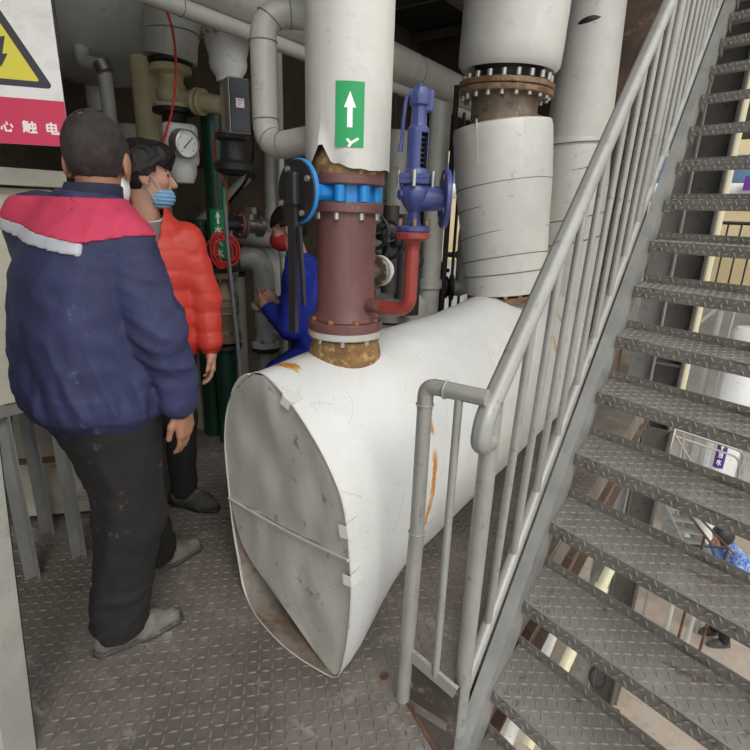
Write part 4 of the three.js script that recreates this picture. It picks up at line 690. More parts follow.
  const hv = at(462, 255, 3.75), hn = thing('small_hand_valve', 'small dark valve on a rail by the yellow building', 'valve'); obj('body', [rod(hv.clone().addScaledVector(flatRight, -0.12), hv.clone().addScaledVector(flatRight, 0.1), 0.018), ring(hv, toEye(hv), 0.04, 0.008, 20), rod(hv, hv.clone().add(V(0, -0.02, 0)), 0.03)], M.blackIron, hn); obj('hanging_rod', rod(V(hv.x, 0, hv.z), hv, 0.01), M.blackIron, hn);
}

// ---------------------------------------------------------------- cabinet, warning sign and near post on the left
{
  const F = -2.08, zr = atX(53, 190, F).z, top = atX(55, 172, F).y, bot = atX(5, 409, F).y;
  const cb = thing('junction_cabinet', 'beige sheet metal cabinet on grey legs behind the man in navy', 'cabinet');
  const zl = 0.0, dz = zl - zr, zc = (zl + zr) / 2;
  obj('body', box(0.34, top - bot - 0.06, dz, F - 0.17, (top + bot) / 2 - 0.03, zc, 0, 0, 0, 0.006), M.cabinet, cb);
  obj('door', box(0.014, top - bot - 0.1, dz - 0.05, F + 0.008, (top + bot) / 2 - 0.03, zc, 0, 0, 0, 0.004), M.cabinet, cb);
  obj('rain_hood', box(0.42, 0.055, dz + 0.05, F - 0.15, top - 0.026, zc, 0, 0, 0, 0.004), M.cabinet, cb);
  const l1 = atY(38, 577, 0), l2 = atY(84, 556, 0);
  for (const p of [l1, l2, V(l1.x - 0.28, 0, l1.z + 0.35), V(l2.x - 0.28, 0, l2.z)]) obj('leg', [box(0.042, bot + 0.02, 0.006, p.x, bot / 2 + 0.01, p.z), box(0.006, bot + 0.02, 0.042, p.x - 0.018, bot / 2 + 0.01, p.z + 0.018)], M.stringer, cb);
  obj('cross_bar', [box(0.04, 0.03, 0.6, l1.x, bot, l1.z + 0.1)], M.stringer, cb);
  const bd = thing('dirty_board', 'stained white board leaning behind the cabinet legs', 'board');
  const b0 = at(62, 478, 2.15);
  obj('board', box(0.34, 0.52, 0.02, b0.x, 0.3, b0.z, YAW + 0.25, -0.2, 0, 0.004), M.dirtyBoard, bd);
  obj('edge_strip', box(0.34, 0.03, 0.026, b0.x, 0.3, b0.z, YAW + 0.25, -0.2), M.rust, bd);
}
{ // electric shock warning sign
  const t = thing('warning_sign', 'white warning sign with yellow lightning triangle above a red text band', 'sign');
  const W = 0.34, H = 0.5, D = 1.72, p = at(70, 147, D), hd = flatRight.clone().applyAxisAngle(UP, 0.30), n = V(-hd.z, 0, hd.x).multiplyScalar(1);
  if (n.dot(toEye(p)) < 0) n.negate();
  const c = p.clone().addScaledVector(hd, -W / 2).add(V(0, H / 2, 0)), ry = Math.atan2(n.x, n.z);
  const face = print(680, 1000, (k, w, h) => {
    k.fillStyle = '#e3e0da'; k.fillRect(0, 0, w, h);
    for (let i = 0; i < 160; i++) { k.fillStyle = 'rgba(150,145,135,0.06)'; k.beginPath(); k.ellipse(rnd() * w, rnd() * h, 20 + rnd() * 60, 10 + rnd() * 40, 0, 0, 7); k.fill(); }
    const tri = (x0, y0, x1, yb, r, col) => { k.fillStyle = col; k.strokeStyle = col; k.lineJoin = 'round'; k.lineWidth = r; k.beginPath(); k.moveTo((x0 + x1) / 2, y0); k.lineTo(x1, yb); k.lineTo(x0, yb); k.closePath(); k.fill(); k.stroke(); };
    tri(75, 205, 603, 668, 40, '#2b2830'); tri(124, 262, 554, 646, 16, '#d9cc3a');
    k.fillStyle = '#2b2830'; k.beginPath(); k.moveTo(350, 350); k.lineTo(408, 356); k.lineTo(376, 446); k.lineTo(424, 436); k.lineTo(398, 526); k.lineTo(424, 524); k.lineTo(380, 596); k.lineTo(354, 524); k.lineTo(376, 522); k.lineTo(384, 478); k.lineTo(324, 490); k.closePath(); k.fill();
    k.fillStyle = '#c8274c'; k.fillRect(0, 750, w, h - 750);
    glyph(k, 'dang', 208, 862, 80, 10, '#efe6e2'); glyph(k, 'xin', 320, 862, 80, 10, '#efe6e2'); glyph(k, 'chu', 437, 862, 80, 10, '#efe6e2'); glyph(k, 'dian', 554, 862, 80, 10, '#efe6e2');
  }, 0.45);
  const bk = box(W, H, 0.006); bk.rotateY(ry).translate(c.x - n.x * 0.004, c.y, c.z - n.z * 0.004); obj('backing', bk, M.white, t);
  const pf = new THREE.PlaneGeometry(W, H); pf.rotateY(ry).translate(c.x, c.y, c.z); obj('printed_face', pf, face, t, true);
  const sp = thing('sign_post', 'thin steel hanger rod carrying the warning sign', 'rod'); obj('rod', rod(V(c.x - n.x * 0.02, c.y, c.z - n.z * 0.02).addScaledVector(hd, 0.17), V(c.x - n.x * 0.02, ROOF, c.z - n.z * 0.02).addScaledVector(hd, 0.17), 0.006), M.blackIron, sp);
}
{
  const f0 = atY(35, 752, 0), d0 = depthOf(f0), up0 = at(-1, 462, d0), dir = up0.clone().sub(f0).normalize(), tp = f0.clone().addScaledVector(dir, 1.3), sd = V(-flatRight.x, 0, -flatRight.z);
  const t = thing('near_post', 'pale grey painted steel post leaning at the left edge of the floor', 'post');
  const off = (p, a, b) => p.clone().addScaledVector(sd, a).addScaledVector(flatAhead, b);
  obj('post', [bar(off(f0, 0.06, 0), off(tp, 0.06, 0), 0.12, 0.012, flatAhead), bar(off(f0, 0.006, -0.05), off(tp, 0.006, -0.05), 0.012, 0.1, flatAhead)], M.cladGrey, t);
  obj('dark_edge', bar(off(f0, 0.012, 0.01), off(tp, 0.012, 0.01), 0.02, 0.006, flatAhead), M.black, t);  // thin black strip drawing the dark line along the post
}

// ---------------------------------------------------------------- yard and building beyond the staircase
{
  const FZ = -10.5;
  const bl = thing('opposite_building', 'cream and grey building with a blue band across the yard', 'building');
  const y = (py) => atZ(735, py, FZ).y;
  obj('lower_wall', box(22, y(285) + 3.6, 0.3, 3, (y(285) - 3.6) / 2, FZ - 0.15), M.facadeGrey, bl);
  obj('cream_wall', box(22, y(183) - y(285), 0.28, 3, (y(183) + y(285)) / 2, FZ - 0.15), M.facade, bl);
  obj('blue_band', box(22, y(155) - y(183), 0.34, 3, (y(155) + y(183)) / 2, FZ - 0.15), M.facadeBlue, bl);
  obj('upper_wall', box(22, 7, 0.28, 3, y(155) + 3.5, FZ - 0.15), M.facade, bl);
  for (let k = 0; k < 10; k++) obj('wall_joint', box(0.03, 9, 0.02, -7 + k * 2.1, 2.5, FZ + 0.01), M.facadeGrey, bl);
  for (const x of [-4.6, -2.4, 2.6, 5]) { const w = obj('window', box(1.1, 1.3, 0.06, x, y(150) + 1.6, FZ + 0.02), M.white, bl); obj('pane', box(0.94, 1.14, 0.02, x, y(150) + 1.6, FZ + 0.06), M.panelBlack, w); }
  const t = thing('white_duct', 'white horizontal duct with purple label along the cream building', 'pipe'), d = atZ(735, 193, FZ + 0.6);
  obj('duct', rod(V(d.x - 7, d.y, FZ + 0.6), V(d.x + 3, d.y, FZ + 0.6), 0.14, 0.14, 24), M.white, t);
  const d2 = atZ(748, 184, FZ + 0.6); obj('purple_label', box(0.16, 0.2, 0.02, d2.x + 0.03, d2.y, FZ + 0.78), flat(0x6a3a90, 0.6), t);
  // walkway railing in front of the cream wall
  const wr = thing('walkway_railing', 'thin dark railing of upright bars on the opposite walkway', 'railing'), RZ = FZ + 1.2, r0 = atZ(700, 222, RZ), r1 = atZ(700, 288, RZ);
  obj('top_rail', rod(V(r0.x - 3, r0.y, RZ), V(r0.x + 4, r0.y, RZ), 0.025), M.blackIron, wr); obj('bottom_rail', rod(V(r0.x - 3, r1.y, RZ), V(r0.x + 4, r1.y, RZ), 0.02), M.blackIron, wr);
  for (let k = 0; k < 44; k++) obj('baluster', rod(V(r0.x - 3 + k * 0.16, r1.y, RZ), V(r0.x - 3 + k * 0.16, r0.y, RZ), 0.012, 0.012, 8), M.blackIron, wr);
  obj('deck', box(7.4, 0.12, 1.0, r0.x + 0.5, r1.y - 0.08, RZ - 0.45), M.facadeGrey, wr);
  for (const k of [0, 3.3, 6.6]) obj('support', rod(V(r0.x - 2.8 + k, -3.6, RZ - 0.1), V(r0.x - 2.8 + k, r1.y, RZ - 0.1), 0.05), M.facadeGrey, wr);
  obj('brace', bar(atZ(700, 322, RZ), atZ(738, 292, RZ), 0.05, 0.05), M.galv, wr);
  // white tank and labelled pipe
  const tk = thing('white_silo', 'white upright round tank standing in the yard', 'tank'), s = at(742, 372, 7.5);
  obj('shell', turned([[0.001, 0.9], [0.2, 0.87], [0.24, 0.8], [0.24, -3.6], [0.001, -3.6]], V(s.x, 0, s.z), UP, 32).translate(0, s.y - 0.2 - 0.0, 0), M.white, tk);
  obj('ladder_rail', rod(V(s.x - 0.27, -3.6, s.z + 0.1), V(s.x - 0.27, 0.3, s.z + 0.1), 0.015), M.galv, tk);
  const lp = thing('labelled_white_pipe', 'white upright pipe with purple lettered label in the yard', 'pipe'), l = at(722, 450, 6.2);
  obj('pipe', rod(V(l.x, -3.6, l.z), V(l.x, l.y + 0.35, l.z), 0.1, 0.1, 24), M.white, lp); obj('cap', disc(V(l.x, l.y + 0.35, l.z), UP, 0.11, 0.04), M.white, lp);
  obj('purple_label', wrapLabel(V(l.x, 0, l.z), 0.1015, toEye(l), 1.2, l.y - 0.22, l.y + 0.12), print(80, 160, (k) => { k.fillStyle = '#4f2a80'; k.fillRect(0, 0, 80, 160); arrow(k, 40, 8, 40, 14, 6, 16, '#eee'); glyph(k, 'dang', 16, 46, 46, 7, '#eee'); glyph(k, 'shui', 16, 98, 46, 7, '#eee'); }), lp, true);
  // low steel railings and lower stairs
  const yr = thing('yard_railing', 'grey tube railing with rounded corners across the yard', 'railing'), YD = 5.4;
  const tube = (pts, r) => sweep(filleted(pts.map(([a, b, c]) => at(a, b, c || YD)), 0.12, 5), r, 8);
  obj('top_rail', tube([[664, 425], [672, 428], [745, 452], [742, 474]], 0.016), M.galv, yr); obj('mid_rail', tube([[664, 432], [740, 458], [738, 476]], 0.012), M.galv, yr);
  obj('brace', tube([[672, 430], [690, 460]], 0.016), M.galv, yr); obj('post', tube([[683, 432], [684, 470]], 0.014), M.galv, yr); 
  for (const [a, b] of [[745, 452], [684, 436]]) { const p = at(a, b, YD); obj('post', rod(V(p.x, -3.6, p.z), p, 0.018), M.galv, yr); }
  const ls = thing('lower_stairs', 'grey steel stairs descending in the yard below', 'staircase');
  const L0 = [at(652, 488, 5.3), at(684, 556, 5.0)], L1 = [at(676, 492, 5.5), at(708, 560, 5.2)];
  for (const [p, q] of [L0, L1]) { obj('stringer', bar(p, q, 0.03, 0.13), M.stringer, ls); obj('support', rod(V(q.x, -3.6, q.z), q, 0.03), M.cladGrey, ls); }
  for (let k = 0; k < 6; k++) { const t = (k + 0.5) / 6; obj('tread', bar(L0[0].clone().lerp(L0[1], t), L1[0].clone().lerp(L1[1], t), 0.16, 0.015), M.stringer, ls); }
  const lh = thing('lower_handrail', 'rusty thin handrail beside the lower stairs', 'handrail');
  obj('rail', sweep([at(682, 505, 4.9), at(712, 545, 4.6)], 0.014, 8), M.rust, lh); obj('rail', sweep([at(700, 518, 4.9), at(735, 555, 4.6)], 0.012, 8), M.rust, lh); obj('cross_rail', sweep([at(690, 545, 4.8), at(725, 548, 4.8)], 0.012, 8), M.blackIron, lh);
  for (const [a, b] of [[705, 535], [728, 548]]) { const p = at(a, b, 4.75); obj('post', rod(V(p.x, -3.6, p.z), p, 0.014), M.rust, lh); }
}
{ // steel columns, cream pipe and beams just beyond the treads
  const c = at(690, 260, 4.6), col = thing('steel_column', 'dark grey wide flange steel column behind the treads', 'column');
  obj('web', box(0.24, 9, 0.02, c.x + 0.0, 0.9, c.z), M.darkSteel, col); for (const s of [-1, 1]) obj('flange', box(0.02, 9, 0.26, c.x + s * 0.12, 0.9, c.z), M.darkSteel, col);
  obj('stiffener', box(0.22, 0.02, 0.24, c.x, 0.2, c.z), M.darkSteel, col); obj('base_plate', box(0.4, 0.03, 0.4, c.x, -3.58, c.z), M.darkSteel, col);
  const b = at(662, 262, 4.2), col2 = thing('grey_channel_column', 'grey channel column standing left of the dark steel column', 'column');
  obj('channel', [box(0.17, 9, 0.012, b.x, 0.9, b.z), box(0.012, 9, 0.1, b.x - 0.085, 0.9, b.z), box(0.012, 9, 0.1, b.x + 0.085, 0.9, b.z)], M.stringer, col2); obj('base_plate', box(0.3, 0.03, 0.3, b.x, -3.58, b.z), M.darkSteel, col2);
  const cp = thing('cream_pipe', 'cream painted pipe coming down behind the treads and slanting away', 'pipe');
  const p0 = at(720, 207, 5.1), p1 = at(668, 444, 5.1), p2 = at(646, 507, 4.5), p3 = at(527, 747, 3.0);
  obj('pipe', sweep(filleted([V(p1.x, 3.4, p1.z), p1, p3.clone()], 0.25, 8), 0.046, 18), M.creamPipe, cp);
  for (const k of [0.15, 0.55]) obj('coupling', rod(p1.clone().lerp(p3, k), p1.clone().lerp(p3, k + 0.04), 0.06), M.creamPipe, cp);
  // beams carrying the floor edge, seen through the lower treads
  const fb = thing('floor_edge_beam', 'brown steel beam running under the edge of the plate floor', 'beam');
  obj('beam', [box(0.1, 0.02, 5.5, -0.47, -0.24, -4.2), box(0.012, 0.24, 5.5, -0.47, -0.36, -4.2), box(0.1, 0.02, 5.5, -0.47, -0.48, -4.2)], M.columnRust, fb);
  const dp = at(610, 660, 4.2), lc = thing('lower_column', 'dark steel column in the yard under the staircase', 'column'); obj('column', [box(0.22, 3.3, 0.02, dp.x, -1.95, dp.z), box(0.02, 3.3, 0.22, dp.x - 0.1, -1.95, dp.z), box(0.02, 3.3, 0.22, dp.x + 0.1, -1.95, dp.z)], M.darkSteel, lc); obj('base_plate', box(0.36, 0.03, 0.36, dp.x, -3.585, dp.z), M.darkSteel, lc);
  const wp = thing('white_lower_pipe', 'white slanting pipe low under the staircase', 'pipe'); obj('pipe', sweep([at(555, 630, 4.0), at(500, 760, 3.0)], 0.045, 14), M.white, wp); obj('coupling', sweep([at(540, 665, 3.75), at(536, 674, 3.68)], 0.055, 14), M.white, wp);
  const ch = thing('black_hose', 'black hose looped against the lower column', 'hose'), hc = at(598, 677, 3.9); { const f = toEye(hc), s = V(f.z, 0, -f.x), pts = []; for (let i = 0; i <= 30; i++) { const a = i / 30 * 2 * Math.PI; pts.push(hc.clone().addScaledVector(s, Math.cos(a) * 0.07).add(V(0, Math.sin(a) * 0.13, 0))); } obj('hose', sweep(pts, 0.015, 8), M.black, ch); }
}

// ---------------------------------------------------------------- people: fields of tapered capsules, meshed on a grid
function netMesh(f, lo, hi, cell) { // surface nets over a signed distance
  const nx = Math.ceil((hi[0] - lo[0]) / cell) + 1, ny = Math.ceil((hi[1] - lo[1]) / cell) + 1, nzz = Math.ceil((hi[2] - lo[2]) / cell) + 1;
  const F = new Float32Array(nx * ny * nzz), id = new Int32Array(nx * ny * nzz).fill(-1), pos = [], idx = [];
  const I = (i, j, k) => (k * ny + j) * nx + i;
  for (let k = 0; k < nzz; k++) for (let j = 0; j < ny; j++) for (let i = 0; i < nx; i++) F[I(i, j, k)] = f(lo[0] + i * cell, lo[1] + j * cell, lo[2] + k * cell);
  const C = [[0, 0, 0], [1, 0, 0], [0, 1, 0], [1, 1, 0], [0, 0, 1], [1, 0, 1], [0, 1, 1], [1, 1, 1]], v = new Float32Array(8), E = [[0, 1], [2, 3], [4, 5], [6, 7], [0, 2], [1, 3], [4, 6], [5, 7], [0, 4], [1, 5], [2, 6], [3, 7]];
  for (let k = 0; k < nzz - 1; k++) for (let j = 0; j < ny - 1; j++) for (let i = 0; i < nx - 1; i++) {
    const o = I(i, j, k), X = ny * nx; v[0] = F[o]; v[1] = F[o + 1]; v[2] = F[o + nx]; v[3] = F[o + nx + 1]; v[4] = F[o + X]; v[5] = F[o + X + 1]; v[6] = F[o + X + nx]; v[7] = F[o + X + nx + 1];
    let m = 0; for (let q = 0; q < 8; q++) if (v[q] < 0) m++;
    if (m === 0 || m === 8) continue;
    let x = 0, y = 0, z = 0, n = 0;
    for (const [a, b] of E) if ((v[a] < 0) !== (v[b] < 0)) { const t = v[a] / (v[a] - v[b]); x += C[a][0] + (C[b][0] - C[a][0]) * t; y += C[a][1] + (C[b][1] - C[a][1]) * t; z += C[a][2] + (C[b][2] - C[a][2]) * t; n++; }
    id[I(i, j, k)] = pos.length / 3; pos.push(lo[0] + (i + x / n) * cell, lo[1] + (j + y / n) * cell, lo[2] + (k + z / n) * cell);
  }
  const quad = (a, b, c, d, flip) => { if (a < 0 || b < 0 || c < 0 || d < 0) return; flip ? idx.push(a, c, b, a, d, c) : idx.push(a, b, c, a, c, d); };
  for (let k = 1; k < nzz - 1; k++) for (let j = 1; j < ny - 1; j++) for (let i = 1; i < nx - 1; i++) {
    const s = F[I(i, j, k)] < 0;
    if (s !== F[I(i + 1, j, k)] < 0) quad(id[I(i, j - 1, k - 1)], id[I(i, j, k - 1)], id[I(i, j, k)], id[I(i, j - 1, k)], !s);
    if (s !== F[I(i, j + 1, k)] < 0) quad(id[I(i - 1, j, k - 1)], id[I(i - 1, j, k)], id[I(i, j, k)], id[I(i, j, k - 1)], !s);
    if (s !== F[I(i, j, k + 1)] < 0) quad(id[I(i - 1, j - 1, k)], id[I(i, j - 1, k)], id[I(i, j, k)], id[I(i - 1, j, k)], !s);
  }
  const g = new THREE.BufferGeometry(); g.setAttribute('position', new THREE.Float32BufferAttribute(pos, 3)); g.setIndex(idx); g.computeVertexNormals(); return g;
}
const smin = (a, b, k) => { const h = Math.max(k - Math.abs(a - b), 0) / k; return Math.min(a, b) - h * h * k / 4; };
function cap(a, b, ra, rb = ra) { // distance to a tapered capsule
  const [ax, ay, az] = a, dx = b[0] - ax, dy = b[1] - ay, dz = b[2] - az, L = dx * dx + dy * dy + dz * dz || 1e-9;
  return (x, y, z) => { const px = x - ax, py = y - ay, pz = z - az, t = Math.max(0, Math.min(1, (px * dx + py * dy + pz * dz) / L)); return Math.hypot(px - dx * t, py - dy * t, pz - dz * t) - (ra + (rb - ra) * t); };
}
const ell = (c, r) => (x, y, z) => { const a = (x - c[0]) / r[0], b = (y - c[1]) / r[1], d = (z - c[2]) / r[2], k0 = Math.hypot(a, b, d), k1 = Math.hypot(a / r[0], b / r[1], d / r[2]); return k1 < 1e-6 ? -Math.min(...r) : k0 * (k0 - 1) / k1; };
const blend = (list, k) => (x, y, z) => { let d = 9; for (const f of list) d = smin(d, f(x, y, z), k); return d; };
function trunk(rows) { // rows of [y, half width, half depth, centre x, centre z]
  return (x, y, z) => {
    let i = 0; while (i < rows.length - 2 && y > rows[i + 1][0]) i++;
    const A = rows[i], B = rows[i + 1], t = Math.max(0, Math.min(1, (y - A[0]) / (B[0] - A[0]))), q = (n) => A[n] + (B[n] - A[n]) * t, a = q(1), b = q(2);
    const d = (Math.sqrt(((x - q(3)) / a) ** 2 + ((z - q(4)) / b) ** 2) - 1) * Math.min(a, b), top = rows[rows.length - 1][0];
    return Math.max(d, rows[0][0] - y, y - top);
  };
}
const turnY = (f, c, a, pitch = 0) => { const s = Math.sin(-a), k = Math.cos(-a), sp = Math.sin(-pitch), cp = Math.cos(-pitch); return (x, y, z) => { let X = x - c[0], Y = y - c[1], Z = z - c[2]; const x1 = X * k + Z * s, z1 = -X * s + Z * k; return f(x1, Y * cp - z1 * sp, Y * sp + z1 * cp); }; };
const HEAD = blend([ell([0, 0.03, -0.012], [0.076, 0.088, 0.096]), ell([0, -0.045, 0.028], [0.056, 0.062, 0.062]), cap([0, -0.088, 0.066], [0, -0.085, 0.06], 0.02), cap([0, 0.012, 0.086], [0, -0.026, 0.108], 0.009, 0.0135), cap([-0.028, 0.022, 0.074], [0.028, 0.022, 0.074], 0.012), cap([-0.02, -0.055, 0.084], [0.02, -0.055, 0.084], 0.0085), cap([-0.022, -0.066, 0.08], [0.022, -0.066, 0.08], 0.008), ell([0.04, -0.015, 0.055], [0.024, 0.026, 0.03]), ell([-0.04, -0.015, 0.055], [0.024, 0.026, 0.03])], 0.018);
const EARS = (x, y, z) => { const X = Math.abs(x); return Math.min(ell([0.079, -0.004, -0.01], [0.009, 0.031, 0.02])(X, y, z), cap([0.076, -0.026, -0.004], [0.076, -0.032, -0.002], 0.008)(X, y, z)); };
const headField = (x, y, z) => smin(HEAD(x, y, z), EARS(x, y, z), 0.008);
function handField(w, dir, palm, thumbSide, curl) { // palm, four fingers of different length, thumb from the side of the palm
  const d = V(...dir).normalize(), n = V(...palm), s = new THREE.Vector3().crossVectors(d, n).normalize().multiplyScalar(thumbSide); n.crossVectors(s, d).normalize(); if (n.dot(V(...palm)) < 0) n.negate();
  const P = (a, b, c) => { const p = V(...w).addScaledVector(d, a).addScaledVector(s, b).addScaledVector(n, c); return [p.x, p.y, p.z]; };
  const palmF = blend([cap(P(0, 0, 0), P(0.03, 0, 0), 0.026, 0.024), cap(P(0.03, 0.018, 0), P(0.085, 0.026, 0), 0.017, 0.014), cap(P(0.03, 0, 0), P(0.09, 0.007, 0), 0.017, 0.014), cap(P(0.03, -0.014, 0), P(0.086, -0.012, 0), 0.017, 0.014), cap(P(0.03, -0.02, 0), P(0.076, -0.03, 0), 0.015, 0.012)], 0.012);
  const fs = [];
  [[0.028, 0.072], [0.009, 0.082], [-0.01, 0.076], [-0.029, 0.06]].forEach(([b, L], i) => {
    let a = 0.085 - (i === 3 ? 0.01 : 0), c = 0, ang = 0, prev = P(a, b, c);
    [0.45, 0.32, 0.23].forEach((q, j) => { ang += curl * (j === 0 ? 0.7 : 1); a += Math.cos(ang) * L * q; c += Math.sin(ang) * L * q; const nx = P(a, b * (1 - 0.04 * j), c); fs.push(cap(prev, nx, 0.0092 - j * 0.0008, 0.0085 - j * 0.0009)); prev = nx; });
  });
  const th = blend([cap(P(0.02, 0.018, 0.004), P(0.05, 0.045, 0.014), 0.014, 0.0115), cap(P(0.05, 0.045, 0.014), P(0.088, 0.05, 0.026), 0.0105, 0.009)], 0.006);
  const fingers = (x, y, z) => { let m = 9; for (const f of fs) { const q = f(x, y, z); if (q < m) m = q; } return m; };
  const c = P(0.07, 0, 0.02);
  return { f: (x, y, z) => smin(smin(palmF(x, y, z), fingers(x, y, z), 0.006), th(x, y, z), 0.008), lo: c.map((q) => q - 0.13), hi: c.map((q) => q + 0.13) };
}
const ridged = (x, y, z, s) => 1 - 2 * Math.abs(nz(x * s, y * s, z * s));
function limb(j, r, k = 0.03) { const l = []; for (let i = 0; i < j.length - 1; i++) l.push(cap(j[i], j[i + 1], r[i], r[i + 1])); return blend(l, k); }
function shoeField(ank, toeDir, L = 0.28) { // a low boot: sole along toeDir, instep rising to the ankle
  const t = V(toeDir[0], 0, toeDir[1]).normalize(), p = (a, y, s = 0) => [ank[0] + t.x * a + t.z * s, y, ank[2] + t.z * a - t.x * s];
  const up = blend([cap(p(-0.055, 0.04), p(0.1, 0.038), 0.038, 0.042), cap(p(0.1, 0.036), p(L - 0.11, 0.032), 0.042, 0.032), cap(p(-0.03, 0.08), p(0.09, 0.05), 0.042, 0.038), cap(p(-0.02, 0.06), p(-0.01, 0.12), 0.045, 0.042)], 0.03);
  const sole = (x, y, z) => Math.max(blend([cap(p(-0.055, 0.014), p(0.09, 0.014), 0.042, 0.047), cap(p(0.09, 0.014), p(L - 0.105, 0.014), 0.047, 0.036)], 0.02)(x, y, z), y - 0.022, 0.0015 - y);
  return { up: (x, y, z) => Math.max(up(x, y, z) + 0.004 * ridged(x, y, z, 26), 0.012 - y), sole, lo: [ank[0] - 0.27, -0.01, ank[2] - 0.27], hi: [ank[0] + 0.27, 0.19, ank[2] + 0.27] };
}
function person(label, base, facing, J) { // a Group at the feet; body one mesh, clothes its children
  const g = thing('person', label, 'person'); g.position.set(base.x, 0, base.z); g.rotation.y = Math.atan2(facing.x, facing.z);
  const hd = turnY(headField, J.head, J.headYaw, J.headPitch || 0), neck = cap([J.neck[0], J.neck[1] - 0.03, J.neck[2] - 0.005], [J.head[0] - Math.sin(J.headYaw) * 0.02, J.head[1] - 0.05, J.head[2] - Math.cos(J.headYaw) * 0.02], 0.056, 0.05);
  const bodyF = blend([cap(J.hip, J.chest, 0.12, 0.13), cap(J.chest, J.neck, 0.12, 0.06), limb([J.shL, J.elL, J.wrL], [0.045, 0.036, 0.024]), limb([J.shR, J.elR, J.wrR], [0.045, 0.036, 0.024]), limb([J.hipL, J.knL, J.anL], [0.07, 0.048, 0.035]), limb([J.hipR, J.knR, J.anR], [0.07, 0.048, 0.035])], 0.04);
  const geos = [netMesh(bodyF, [-0.55, 0.03, -0.5], [0.6, J.neck[1], 0.6], 0.02), netMesh((x, y, z) => smin(hd(x, y, z), neck(x, y, z), 0.025), [J.head[0] - 0.14, J.neck[1] - 0.09, J.head[2] - 0.15], [J.head[0] + 0.14, J.head[1] + 0.15, J.head[2] + 0.15], 0.0042)];
  for (const h of J.hands) geos.push(netMesh(h.f, h.lo, h.hi, 0.0042));
  const body = obj('body', geos, J.skin, g);
  return { g, body };
}
const near = (f, t) => (x, y, z) => Math.abs(f(x, y, z)) - t;

